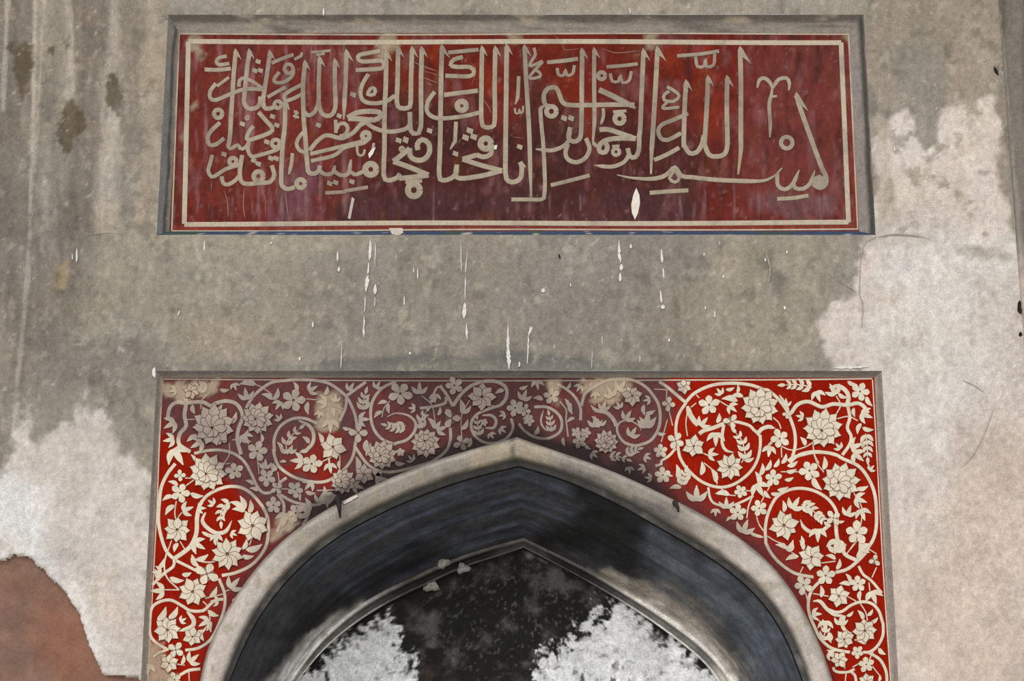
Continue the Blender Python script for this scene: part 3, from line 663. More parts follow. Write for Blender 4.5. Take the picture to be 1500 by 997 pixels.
letter(z('A', (1188, 390), (1182, 560), (1180, 690), (1150, 772), (1105, 795), (1080, 770)), flag=.8)
letter(z('A', (1300, 405), (1300, 560), (1302, 740), (1262, 796), (1212, 786), (1188, 740), (1182, 690)), flag=.7)
letter(z('A', (1385, 340), (1377, 560), (1364, 825)), flag=.9, taper=(1, .3))
letter(z('A', (1125, 332), (1190, 328), (1268, 320)), w=4.5); letter(z('A', (1165, 352), (1225, 344)), w=4)
ringl('A', 447, 782, 30, 7); ringl('A', 660, 812, 12, 4)
letter(z('A', (1000, 765), (1030, 775), (1000, 800), (1038, 808)), w=4.5)
letter(z('A', (742, 770), (795, 830), (842, 885), (825, 920), (690, 970), (655, 965), (672, 915), (705, 872)), w=7)
letter(z('A', (938, 690), (932, 900)) + z('B', (920, 240), (908, 480), (915, 562), (960, 584), (1005, 570)), w=7.4)
letter(z('A', (938, 690), (968, 755)), w=5, taper=(1, .3))
ringl('B', 1050, 545, 30, 8)
letter(z('B', (990, 322), (982, 400), (964, 478)), w=6, taper=(1, .4))
letter(z('B', (462, 98), (395, 160), (370, 212), (385, 262), (432, 258), (492, 212)), w=7)
letter(z('B', (518, 262), (535, 290), (590, 262), (610, 288), (640, 285), (668, 250)), w=6)
letter(z('B', (672, 240), (665, 300), (692, 346), (755, 335), (880, 295), (905, 258)), w=6.5); ringl('B', 868, 252, 28, 7)
dots('B', (803, 240), (490, 330), (708, 376), (742, 400), (832, 358), (872, 360), (1262, 542), (1306, 536), (1425, 530), r=5.2)
letter(z('B', (405, 335), (388, 400), (374, 450), (400, 496), (445, 476), (500, 440), (600, 408)), w=6.5); ringl('B', 555, 382, 26, 7)
letter(z('B', (622, 335), (605, 460), (618, 530), (660, 546), (740, 540), (828, 530), (856, 480), (838, 410)), w=7); ringl('B', 742, 490, 34, 8)
letter(z('B', (473, 490), (484, 540), (522, 550), (572, 520), (602, 485)), w=6.5)
letter(z('B', (1188, 445), (1225, 476), (1280, 468), (1302, 412)), w=6.5, taper=(1, .5)); letter(z('B', (1298, 455), (1340, 482), (1396, 474), (1418, 368)), w=6.5, taper=(1, .5))
letter(z('B', (1412, 460), (1440, 474), (1490, 462)) + z('D', (262, 460)), w=6.0) if False else letter(z('B', (1412, 455), (1445, 478)) + z('D', (230, 470), (262, 455)), w=6.5)
ringl('D', 315, 440, 40, 10)
letter(z('B', (1230, 612), (1380, 604)) + z('D', (130, 598), (295, 570)), w=6)
letter(z('B', (1115, 302), (1170, 235), (1232, 192), (1290, 200), (1340, 214)) + z('D', (130, 205), (190, 170), (245, 110), (290, 86)), w=7)
letter(z('B', (1305, 78), (1308, 175)), w=6); letter(z('B', (1310, 150), (1330, 112), (1370, 105), (1395, 140), (1375, 185), (1335, 200)), w=6.5)
letter(z('B', (1120, 328), (1300, 285), (1500, 236)), w=6.5); letter(z('B', (1125, 380), (1290, 340)) + z('D', (130, 280), (262, 248), (292, 222)), w=6.5); ringl('D', 280, 196, 26, 8)
letter(z('B', (1082, 160), (1042, 200), (1020, 252), (1040, 300), (1085, 318)), w=6.5)
# middle
letter(z('C', (205, 464), (390, 452), (410, 425), (392, 396), (255, 402), (224, 380), (238, 352), (385, 325)), w=7)
letter(z('C', (428, 345), (425, 560), (415, 800)) + z('D', (415, 280), (410, 480), (440, 520), (505, 502), (528, 470)), w=7.6, flag=.8)
letter(z('C', (298, 492), (252, 570), (240, 640), (270, 692), (345, 706), (430, 690), (490, 650)), w=6.8)
letter(z('C', (318, 592), (345, 600), (340, 640), (290, 640), (318, 592)), w=6)
letter(z('C', (515, 318), (510, 560), (506, 700), (530, 740), (588, 738), (606, 700), (610, 500), (617, 320)), w=7.6, flag=.8)
letter(z('C', (617, 318), (614, 380)), w=7.6, flag=.8)
letter(z('C', (688, 318), (682, 560), (680, 880), (645, 926), (608, 905), (600, 770)), w=7.6, flag=.8)
letter(z('C', (602, 860), (570, 892), (480, 912), (400, 906), (330, 880), (275, 838)), w=7)
letter(z('C', (145, 812), (210, 776), (300, 764), (378, 772), (385, 802), (340, 828), (240, 820), (150, 816)), w=8.5)
letter(z('D', (330, 70), (290, 90), (248, 112)), w=7)
dots('C', (185, 642), (745, 906), (518, 976), (572, 968), r=5.4); ringl('C', 280, 946, 26, 8)
dots('C', (1040, 906), (1008, 956), (1068, 950), r=6.4)
letter(z('C', (835, 305), (828, 560), (822, 1000)) + z('D', (815, 480), (838, 520), (900, 506), (938, 470), (944, 405)), w=7.8, flag=1.1)
letter(z('C', (880, 336), (990, 325), (1102, 314)), w=6.5)
letter(z('C', (988, 368), (920, 388), (898, 425), (935, 440), (1040, 442), (1068, 475), (1040, 508), (860, 505)), w=7)
letter(z('C', (850, 645), (970, 630), (1098, 614)), w=7.5)
letter(z('C', (782, 622), (735, 690), (725, 760), (770, 806), (850, 816), (1000, 800), (1105, 775)), w=7); ringl('C', 980, 725, 33, 9)
letter(z('C', (1128, 315), (1124, 560), (1124, 830), (1150, 880), (1202, 876), (1221, 830), (1220, 560), (1225, 318)), w=7.6, flag=.7)
letter(z('C', (1225, 315), (1222, 380)), w=7.6, flag=.8)
letter(z('C', (1308, 300), (1305, 560), (1300, 1000)) + z('D', (1300, 470), (1322, 526), (1370, 530), (1410, 500), (1418, 420), (1405, 385)), w=7.8, flag=.8)
letter(z('D', (1412, 395), (1448, 425)), w=5, taper=(1, .2))
letter(z('C', (1396, 508), (1388, 660), (1368, 714)), w=6, taper=(1, .4))
letter(z('C', (1368, 740), (1372, 775), (1395, 778), (1400, 745), (1408, 780), (1425, 765), (1428, 725)), w=3.6)
letter(z('C', (938, 840), (930, 990)) + z('D', (926, 240), (895, 295)), w=6.4, taper=(1, .3))
dots('D', (520, 230), (570, 230), (935, 326), (1403, 276), r=5.4); ringl('D', 542, 292, 14, 4.5)
letter(z('D', (660, 300), (655, 255), (690, 222), (738, 250), (742, 320), (700, 368), (640, 370), (602, 340), (600, 285)), w=8.5)
letter(z('D', (600, 288), (480, 382), (480, 382), (600, 425), (738, 482), (738, 482), (600, 500), (520, 506)), w=8.5)
letter(z('D', (568, 536), (690, 524)), w=6); ringl('D', 630, 592, 44, 10)
ringl('D', 1155, 252, 38, 10); letter(z('D', (1198, 268), (1190, 330), (1135, 350), (1088, 332)), w=8)
letter(z('D', (1090, 335), (985, 366), (985, 366), (1120, 410), (1275, 450), (1275, 450), (1110, 490), (965, 506), (936, 475), (945, 408)), w=8)
letter(z('D', (212, 248), (222, 330), (258, 336), (272, 296)), w=4.5); letter(z('D', (338, 248), (322, 330)), w=4.5, taper=(1, .3))
# right of the middle
letter(z('E', (192, 306), (205, 560), (225, 900)) + z('F', (232, 400), (240, 645)), w=7.4, flag=.9, taper=(1, .4))
letter(z('E', (258, 300), (270, 350), (228, 432), (325, 398)), w=5); letter(z('E', (325, 400), (235, 500), (235, 525), (305, 510), (300, 480), (262, 455)), w=5)
letter(z('E', (355, 406), (470, 396), (582, 380)), w=6.5)
letter(z('E', (430, 448), (440, 498), (478, 500), (490, 460), (502, 500), (542, 490), (556, 428)), w=5.2)
letter(z('E', (612, 330), (610, 560), (606, 890), (590, 968), (545, 984), (512, 955), (525, 880)), w=7.6, flag=.8)
letter(z('F', (525, 160), (502, 248), (400, 300), (272, 292)), w=6.5, taper=(1, .3))
letter(z('E', (700, 325), (700, 560), (702, 780)) + z('F', (700, 120), (690, 245)), w=6.8, flag=.8, taper=(1, .5))
letter(z('F', (640, 212), (666, 285), (640, 352), (575, 388), (512, 370), (490, 322), (508, 255)), w=7.2); letter(z('F', (690, 245), (715, 268), (735, 270)), w=6)
letter(z('E', (395, 730), (345, 718), (332, 650), (362, 598), (420, 592), (446, 640), (472, 700), (545, 720), (800, 716), (995, 716)), w=7.6)
letter(z('E', (735, 606), (860, 665), (1002, 742)), w=9, taper=(1, .4)); ringl('E', 388, 765, 36, 8)
letter(z('E', (330, 740), (308, 745), (318, 900)) + z('F', (328, 250), (340, 520), (335, 630), (315, 660), (210, 660), (95, 660)), w=6.6)
dots('E', (480, 815), (532, 815), r=5.8); ringl('E', 755, 505, 25, 7)
letter(z('E', (790, 440), (900, 432), (1018, 418)), w=6); letter(z('E', (818, 488), (832, 545), (878, 545), (890, 500), (908, 556), (955, 540), (972, 472)), w=5.4)
letter(z('E', (765, 742), (768, 800), (748, 862)), w=5.5, taper=(1, .3)); letter(z('E', (838, 768), (935, 760)), w=5); ringl('E', 885, 818, 34, 8)
letter(z('E', (1060, 335), (1050, 560), (1036, 900)) + z('F', (1030, 180), (1026, 300), (1000, 350), (962, 345), (945, 285)), w=7.6, flag=.9)
letter(z('F', (950, 338), (920, 385), (830, 420), (700, 410)), w=6.5, taper=(1, .2))
letter(z('E', (1162, 318), (1150, 560), (1130, 900)) + z('F', (1120, 300), (1115, 475)), w=7.8, flag=1.2, taper=(1, .4))
letter(z('F', (738, 150), (800, 148), (900, 180), (1005, 216), (1005, 216), (860, 214), (770, 235), (735, 275), (745, 312), (782, 314), (797, 275), (775, 235)), w=8)
ringl('F', 860, 312, 24, 6); letter(z('F', (832, 272), (885, 268)), w=4.5)
letter(z('F', (383, 556), (520, 522), (668, 484)), w=6.5); letter(z('F', (1138, 372), (1225, 335), (1322, 282)), w=7)
letter(z('E', (1385, 780), (1290, 822), (1195, 862), (1168, 905), (1185, 958), (1235, 974), (1335, 924)), w=7)
letter(z('E', (1232, 585), (1280, 612), (1322, 652), (1280, 692), (1212, 682), (1215, 640), (1250, 618)), w=5.5); letter(z('E', (1240, 692), (1200, 742), (1322, 735)), w=5)
letter(z('F', (868, 480), (960, 500), (1100, 510), (1200, 494), (1255, 455), (1290, 425), (1340, 488), (1420, 498)) + z('H', (150, 508), (300, 520), (560, 526), (650, 500), (690, 470), (725, 430)), w=7.2, taper=(.3, .4))
letter(z('F', (1288, 445), (1250, 505), (1290, 534), (1322, 506), (1296, 450)), w=5.5)
letter(z('F', (1105, 612), (1240, 602), (1388, 594)), w=7)
# right end
letter(z('E', (1305, 360), (1480, 346)) + z('G', (265, 325)), w=6); letter(z('G', (95, 365), (108, 436), (158, 432), (165, 380), (175, 436), (225, 426), (235, 345)), w=5.4)
letter(z('G', (25, 560), (15, 720), (8, 1000)) + z('H', (15, 268), (48, 320), (100, 316), (138, 262), (155, 190)), w=7.6, flag=.8)
letter(z('G', (185, 530), (178, 700), (160, 1000)) + z('H', (158, 250), (190, 330), (242, 346), (302, 330), (326, 268), (324, 100)) + z('G', (322, 700), (325, 545)), w=7.6, flag=.8)
letter(z('G', (325, 530), (324, 600)), w=7.6, flag=.9)
letter(z('G', (420, 318), (425, 560), (425, 1000)) + z('H', (425, 300), (405, 478)), w=7.8, flag=1.5, taper=(1, .4))
letter(z('G', (545, 592), (560, 535), (600, 522), (640, 556), (655, 600)), z('G', (655, 600), (700, 532), (758, 522), (780, 560), (775, 612)), z('G', (655, 590), (648, 640), (632, 720), (640, 860), (636, 955)), w=6.2, taper=(.5, .4))
letter(z('G', (640, 656), (688, 654)), w=4)
letter(z('G', (832, 655), (870, 775), (945, 985)) + z('H', (1015, 425), (1046, 490), (1045, 548), (1005, 576), (950, 545)), w=7.8, flag=1.6)
ringl('H', 760, 245, 42, 7)
letter(z('H', (690, 470), (696, 556), (742, 586), (800, 552), (852, 443)), w=6.8, taper=(1, .3)); letter(z('H', (806, 535), (822, 576), (880, 582), (932, 540), (965, 448)), w=6.8, taper=(1, .3))
q_ = Relief(D_I, ins_cream); q_.poly(z('H', (950, 500), (1000, 480), (1040, 500), (1045, 550), (1000, 575), (955, 545)), H_L); q_.build('letter_dot', M_CREAM, inscription)
letter(z('H', (690, 656), (800, 650), (918, 632)), w=6.5)
# chips in the paint
def chip(pts, parent, name, Y, h=.002, mat=None, tone=(226, 222, 214)):
    r = Relief(Y, lambda x, y: np.ones(x.shape + (3,)) * lin(tone)); r.poly(pts, h); return r.build(name, mat or M_WHITE, parent)
chip([(932, 276), (936, 286), (937, 298), (934, 312), (930, 322), (926, 312), (925, 300), (928, 286)], inscription, 'paint_chip', D_I, .0045, tone=(232, 226, 210))
chip([(516, 289), (519, 292), (516, 306), (513, 321), (510, 320), (513, 304)], inscription, 'paint_chip', D_I, .004, tone=(190, 178, 166))
chip([(545, 219), (550, 216), (546, 226), (541, 232), (540, 226)], inscription, 'paint_chip', D_I, .0045)
chip([(724, 214), (728, 213), (727, 219), (724, 219)], inscription, 'paint_chip', D_I, .0045)
chip([(571, 338), (590, 338), (591, 344), (584, 348), (575, 346)], inscription, 'paint_chip', D_I - .03, .03, tone=(205, 194, 182))
# ------------------------------------------------------------------ scrolling vines and flowers (drawn in enlarged views, then set on the panel)
FO = dict(P1=(220, 530, 6.645), P2=(400, 530, 6.645), P3=(580, 530, 6.645), P4=(760, 530, 6.645), P5=(940, 530, 6.645), P6=(1100, 530, 6.645), P7=(1100, 660, 6.645), P8=(1120, 790, 6.645),
          Q1=(220, 660, 6.645), Q2=(210, 790, 6.645), Q3=(200, 850, 6.78), Q4=(380, 640, 6.645), Q5=(960, 640, 6.645), Q6=(1150, 860, 7.275))
def v(r, *pts):
    ox, oy, k = FO[r]; return [(ox + p[0] / k, oy + p[1] / k) + tuple(p[2:]) for p in pts]
H_V = .0014
fk = [0]
OCC = []                                     # (x, y, radius) of what is drawn, to see where the ground is still bare
def hh(base):
    fk[0] += 1; return base + .00009 * (fk[0] % 19)
def inside(p):
    """clip to the panel"""
    return True
def vine(pts, w=5.0, taper=(1, 1), name='vine'):
    w = w * .9
    r = Relief(D_S, span_cream); pts = [p[:2] for p in pts]; r.stroke(pts, w, hh(H_V), taper=taper, step=3.5); r.build(name, M_CREAM, spandrel)
    for c in catmull(pts, 6.0): OCC.extend((q[0], q[1], w / 2) for q in c)
def stem(pts, w=1.9): vine(pts, w, name='stem')
def leafshape(b, t, wd, bend=.12, n=7):
    b = np.array(b); t = np.array(t); d = t - b; L = math.hypot(*d); u_ = d / L; nn = np.array([-u_[1], u_[0]])
    lft, rgt = [], []
    for i in range(n + 1):
        s = i / n; c = b + d * s + nn * L * bend * math.sin(math.pi * s)
        hw = wd / 2 * (math.sin(math.pi * min(1, s * 1.02 + .03) ** .8) ** .8 if 0 < s < 1 else .04)
        lft.append(c + nn * hw); rgt.append(c - nn * hw)
    return [tuple(p) for p in lft + rgt[::-1]]
def leaf(rg, b, t, wd=None, bend=.12, name='leaf'):
    b, t = v(rg, b, t) if rg else (b, t); L = math.hypot(t[0] - b[0], t[1] - b[1])
    r = Relief(D_S, span_cream); r.poly(leafshape(b, t, wd or max(3.4, L * .36), bend), hh(H_V + .0006)); r.build(name, M_CREAM, spandrel)
    OCC.append(((b[0] + t[0]) / 2, (b[1] + t[1]) / 2, L * .4))
def petal(cx, cy, a, r0, r1, hw, pointed=.5):
    ca, sa = math.cos(a), math.sin(a); P = []
    prof = [(0, .22), (.25, .62), (.5, .93), (.68, 1.0), (.84, .80 - .15 * pointed), (.95, .42 - .2 * pointed)]
    if pointed > .5: prof = [(0, .22), (.22, .72), (.42, 1.0), (.6, .94), (.78, .64), (.91, .30)]
    for s, wv in prof: P.append((r0 + (r1 - r0) * s, hw * wv))
    tip = [(r1 * (1 + .10 * pointed), 0)]
    full = P + tip + [(q, -e) for q, e in P[::-1]]
    return [(cx + q * ca - e * sa, cy + q * sa + e * ca) for q, e in full]
def grown(pts, g):
    p = np.asarray(pts, float); ar = np.sum(p[:, 0] * np.roll(p[:, 1], -1) - np.roll(p[:, 0], -1) * p[:, 1])
    e = np.roll(p, -1, 0) - np.roll(p, 1, 0); L = np.hypot(e[:, 0], e[:, 1])[:, None] + 1e-9; nn = np.stack([e[:, 1], -e[:, 0]], 1) / L
    return p + nn * (g if ar > 0 else -g)
def lined(f, pts, h, g=.85):
    """petal with the dark incised line round it"""
    f.poly(grown(pts, g), h, dark=1.0); f.poly(pts, h + .00004)
def flower(rg, c, r, n=5, rot=None, pointed=.4, name='flower', squash=1.0):
    c = v(rg, c)[0] if rg else c; R_ = r / (FO[rg][2] if rg else 1); rot = rot if rot is not None else (c[0] * .37 + c[1] * .11)
    f = Relief(D_S, span_cream); h = hh(H_V + .0026)
    f.poly(circ(c[0], c[1], R_ * .60, 14), h - .0022, dark=.9)
    for i in range(n):
        a = rot + 2 * math.pi * i / n; hw = min(R_ * math.sin(math.pi / n) * .93, R_ * .38)
        pt = petal(c[0], c[1], a, R_ * .14, R_ * (1 + .07 * math.sin(3.1 * i + c[0])), hw * (.92 if n > 5 else .84), pointed); lined(f, pt, h + .0001 * i) if n > 5 else f.poly(pt, h)
    o = f.build(name, M_CREAM, spandrel)
    k = Relief(D_S, lambda x, y: span_ground(x, y) * 1.15); k.poly(circ(c[0], c[1], max(1.5, R_ * .17), 8), h + .0034); k.build('flower_centre', M_RED, o)
    o.children[0].matrix_parent_inverse.identity()
    OCC.append((c[0], c[1], R_)); return o
def lotus(rg, c, r, ang=-.9, name='lotus_flower', n=11):
    """open blossom seen from the side: long petals behind, short cupped ones in front"""
    c = v(rg, c)[0]; R_ = r / FO[rg][2]
    f = Relief(D_S, span_cream); h = hh(H_V + .0026)
    f.poly(circ(c[0], c[1], R_ * .74, 18), h - .0022, dark=.9)
    ox, oy = math.cos(ang) * R_ * .22, math.sin(ang) * R_ * .22
    for i in range(n):
        a = ang + math.pi * 2 * (i + .5) / n; front = math.cos(a - ang)
        lined(f, petal(c[0] - ox * .5, c[1] - oy * .5, a, R_ * .40, R_ * (1.02 + .10 * front), R_ * .25, .75 if front > -.3 else .9), h + .0001 * i, .85)
    for i in range(5):
        a = ang + (i - 2) * .62; lined(f, petal(c[0] - ox, c[1] - oy, a, R_ * .10, R_ * .72, R_ * .19, .3), h + .0018 + .0001 * i, .85)
    for i in range(3):
        a = ang + math.pi + (i - 1) * .8; lined(f, petal(c[0] - ox, c[1] - oy, a, R_ * .08, R_ * .46, R_ * .19, .3), h + .0026 + .0001 * i, .85)
    o = f.build(name, M_CREAM, spandrel)
    k = Relief(D_S, lambda x, y: span_ground(x, y) * 1.15); k.poly(circ(c[0] - ox, c[1] - oy, R_ * .10, 8), h + .0052); k.build('flower_centre', M_RED, o)
    o.children[0].matrix_parent_inverse.identity()
    OCC.append((c[0], c[1], R_ * 1.0)); return o
def bud(rg, c, r, ang, spread=.85, n=3, name='bud'):
    """three-lobed bud: ang is the way it opens"""
    c = v(rg, c)[0] if rg else c; R_ = r / (FO[rg][2] if rg else 1); ang = math.radians(ang)
    b = (c[0] - math.cos(ang) * R_ * .6, c[1] - math.sin(ang) * R_ * .6)
    f = Relief(D_S, span_cream); h = hh(H_V + .0010)
    f.poly(circ(b[0] + math.cos(ang) * R_ * .25, b[1] + math.sin(ang) * R_ * .25, R_ * .30, 10), h - .0003)
    for i in range(n):
        a = ang + (i - (n - 1) / 2) * spread; L = R_ * (1.5 if i == (n - 1) / 2 else 1.35)
        f.poly(leafshape(b, (b[0] + math.cos(a) * L, b[1] + math.sin(a) * L), R_ * .50, .10 * (i - 1)), h + .0002 * i)
    f.build(name, M_CREAM, spandrel); OCC.append((c[0], c[1], R_ * .95))
def fern(rg, pts, n=6, ln=70, wd=None, name='leaf_spray'):
    """feathered leaf: leaflets in pairs along a rib"""
    k = FO[rg][2]; P = v(rg, *pts); c = catmull(P, 2.0)[0]; f = Relief(D_S, span_cream); h = hh(H_V + .0008)
    f.stroke([tuple(p) for p in P], 2.0, h, taper=(1, .4))
    for i in range(n):
        j = int((i + .35) / n * (len(c) - 1)); t = c[min(j + 1, len(c) - 1)] - c[max(j - 1, 0)]; a = math.atan2(t[1], t[0]); L = ln / k * (1 - .45 * i / n)
        for s in (-1, 1):
            q = a + s * .75; f.poly(leafshape(c[j], (c[j][0] + math.cos(q) * L, c[j][1] + math.sin(q) * L), (wd or L * .42), .1 * s), h + .0002)
    e = c[-1]; t = c[-1] - c[-3]; a = math.atan2(t[1], t[0]); L = ln / k * .8
    f.poly(leafshape(e, (e[0] + math.cos(a) * L, e[1] + math.sin(a) * L), L * .4, 0), h + .0003)
    f.build(name, M_CREAM, spandrel)
    OCC.extend((q[0], q[1], ln / k * .7) for q in c[::3])

# edge line round the panel
ex0, ey0 = 238.5, 555.5
vine([(238.5, 555), (420, 556.5), (600, 557.5), (800, 557.5), (1000, 556.5), (1150, 556), (1277.5, 554.5)], 2.2, name='edge_line')
vine([(238.5, 556), (234, 640), (230, 740), (225, 840), (220, 930), (217, 997), (214, 1040)], 1.8, name='edge_line')
vine([(1278, 556), (1283, 640), (1288.5, 740), (1294, 840), (1300, 930), (1304.5, 997), (1307, 1040)], 1.8, name='edge_line')

# ---- right half
vine(v('P5', (430, 390), (520, 300), (680, 228), (860, 207), (1050, 222), (1200, 272)) + v('P6', (160, 272), (250, 345), (335, 450), (375, 530), (425, 680), (430, 820), (400, 935)), 5.2)
vine(v('P5', (170, 190), (270, 262), (400, 372), (430, 390)), 5.2)
vine(v('P5', (432, 395), (365, 500), (335, 610), (335, 720)) + v('Q5', (212, 30), (225, 130), (245, 210), (310, 310), (430, 420), (560, 478), (680, 485), (800, 440), (920, 342), (990, 230), (1020, 100), (1020, -20)) + v('P5', (1150, 720), (1125, 690), (1090, 660), (1050, 620), (950, 588), (890, 580)), 4.8)
vine(v('P5', (1130, 700), (1165, 655), (1230, 630), (1300, 648)), 6.5, (1, .1))
vine(v('P5', (445, 430), (475, 520), (545, 620)), 8.5, (.5, .6)); vine(v('P5', (560, 700), (600, 670), (700, 640), (800, 600)), 6.5); vine(v('P5', (800, 610), (785, 700), (785, 800), (820, 860), (895, 882)), 5.0, (1, .2))
vine(v('P4', (610, 430), (640, 320), (720, 250), (850, 185), (980, 165), (1120, 180), (1230, 240)) + v('P5', (100, 310), (165, 420), (180, 560), (150, 680), (80, 770), (0, 802)) + v('P4', (1130, 815), (1030, 785), (965, 700), (960, 620), (1010, 575), (1090, 575), (1165, 620), (1195, 665)), 5.0, (1, .3))
vine(v('P4', (600, 570), (600, 450), (545, 340), (455, 260), (370, 215)), 4.6); vine(v('P4', (700, 420), (750, 470), (850, 492), (920, 560), (950, 625)), 6.5, (.2, 1))
vine(v('P4', (150, 438), (280, 442), (385, 510), (420, 600), (390, 690), (280, 745), (150, 730), (50, 665), (0, 600)), 4.8); vine(v('P4', (240, 470), (215, 580), (255, 655), (330, 672)), 3.4, (.3, .5))
stem(v('P4', (480, 730), (460, 560), (462, 470), (400, 385)), 2.6)
vine(v('P6', (365, 505), (350, 430), (310, 370), (275, 320)), 4.5, (1, .3)); vine(v('P6', (390, 500), (455, 415), (560, 387), (690, 438), (800, 410), (940, 420), (1040, 402), (1105, 440), (1140, 500)), 6.2)
vine(v('P6', (940, 420), (962, 540), (938, 640), (975, 720), (962, 800), (890, 905)), 5.2); vine(v('P6', (935, 420), (950, 350), (925, 280), (850, 235), (760, 250)), 7, (1, .3))
vine(v('P6', (380, 980), (430, 930), (500, 892), (620, 872), (750, 886), (850, 912)), 5); flower('P6', (350, 510), 42, 4)
vine(v('P7', (360, 100), (430, 58), (620, 15), (800, 30), (900, 80), (1050, 152), (1150, 282), (1210, 450), (1222, 700), (1195, 850), (1130, 960)) + v('P8', (1000, 110), (900, 215), (800, 290), (690, 320)), 5.4)
vine(v('P7', (840, 690), (832, 590), (760, 480), (640, 400), (500, 366), (370, 382), (250, 452), (170, 600), (140, 750), (145, 880)) + v('P8', (15, 40), (65, 135), (160, 240), (300, 330), (475, 366)), 5.0)
vine(v('P7', (770, 715), (690, 778), (590, 792), (512, 742), (480, 668)), 6, (1, .15)); vine(v('P7', (825, 700), (840, 850), (890, 965)) + v('P8', (800, 158), (905, 205)), 6)
vine(v('P8', (535, 408), (455, 500), (425, 620), (440, 740), (495, 870)) + v('Q6', (375, 545), (480, 640), (600, 678), (690, 690)), 5.0)
vine(v('P8', (915, 258), (960, 340), (1040, 402), (1140, 520)), 4.4); vine(v('P8', (600, 672), (690, 706), (760, 696), (840, 640), (940, 606), (1040, 622), (1110, 692), (1146, 800)) + v('Q6', (1045, 400), (1040, 520), (980, 630), (900, 688), (830, 690)), 4.8)
vine(v('P8', (470, 600), (540, 602), (610, 680), (690, 735), (750, 740)), 6, (.3, .6)); vine(v('Q6', (630, 300), (610, 400), (650, 470), (715, 492)), 6, (1, .2)); vine(v('Q6', (880, 690), (1000, 760), (1060, 850), (1082, 930), (1085, 1010)), 4.8)
vine(v('Q6', (515, 850), (525, 885), (580, 905), (680, 900), (740, 870)), 4.5); vine(v('Q6', (700, 895), (745, 940), (760, 1030)), 4.5)
vine(v('P5', (330, 840), (270, 910), (190, 965)) + v('Q5', (60, 262), (0, 282)), 4.4)
vine(v('Q5', (515, 490), (528, 580), (565, 640), (650, 668), (740, 668), (860, 622), (955, 570)), 4.0); vine(v('Q5', (945, 575), (905, 680), (890, 790)), 2.6)
vine(v('Q5', (900, 905), (960, 950), (1050, 975)), 5, (1, .4))
# stems
for rg, p in (('P6', [(830, 330), (872, 420), (828, 510)]), ('P6', [(840, 552), (950, 530), (1040, 572)]), ('P6', [(215, 540), (270, 590), (292, 650)]), ('P6', [(300, 820), (360, 850), (430, 856), (540, 822), (605, 780)]), ('P6', [(602, 780), (618, 900), (662, 985)]),
              ('P6', [(295, 830), (300, 930)]), ('P6', [(200, 770), (150, 830)]), ('P7', [(615, 40), (650, 130), (710, 210)]), ('P7', [(290, 205), (460, 205)]), ('P7', [(185, 340), (160, 390)]), ('P7', [(130, 440), (100, 500)]), ('P7', [(995, 400), (1030, 460)]), ('P7', [(1060, 500), (1085, 590), (1075, 680), (1060, 760)]),
              ('P7', [(55, 640), (80, 720), (120, 780)]), ('P7', [(160, 830), (240, 880), (330, 910)]), ('P7', [(1050, 850), (990, 930), (940, 990)]), ('P8', [(260, 125), (330, 165)]), ('P8', [(375, 265), (340, 340), (345, 390)]), ('P8', [(540, 230), (690, 210)]), ('P8', [(800, 140), (870, 40)]), ('P8', [(1010, 90), (1090, 140)]),
              ('P8', [(1090, 270), (1045, 370)]), ('P8', [(470, 525), (620, 552)]), ('P8', [(800, 550), (890, 600)]), ('P8', [(930, 620), (985, 710), (1000, 790)]), ('P8', [(480, 740), (560, 820)]), ('P8', [(400, 520), (420, 600)]), ('P8', [(1015, 420), (1025, 500)]), ('Q5', [(470, 250), (560, 320), (600, 350)]),
              ('Q5', [(600, 350), (600, 460)]), ('Q5', [(640, 500), (680, 540)]), ('Q5', [(880, 522), (955, 525)]), ('Q5', [(600, 555), (780, 570)]), ('Q5', [(985, 780), (1010, 850), (1060, 920)]), ('P5', [(445, 480), (430, 600), (445, 720)]), ('P5', [(265, 470), (300, 620)]), ('P5', [(250, 560), (190, 780)]),
              ('P5', [(530, 320), (560, 350)]), ('P5', [(480, 440), (530, 400)]), ('P5', [(740, 370), (840, 430)]), ('P5', [(120, 265), (240, 270)]), ('P5', [(245, 270), (240, 380)]), ('P5', [(970, 980), (1010, 920)]), ('P5', [(1240, 820), (1290, 760)]), ('P5', [(600, 890), (660, 915)]), ('Q6', [(940, 680), (890, 790)]), ('Q6', [(720, 850), (790, 810)]), ('Q6', [(640, 800), (635, 870)]), ('Q6', [(930, 840), (1000, 930)]), ('Q6', [(650, 920), (640, 1000)])):
    stem(v(rg, *p))
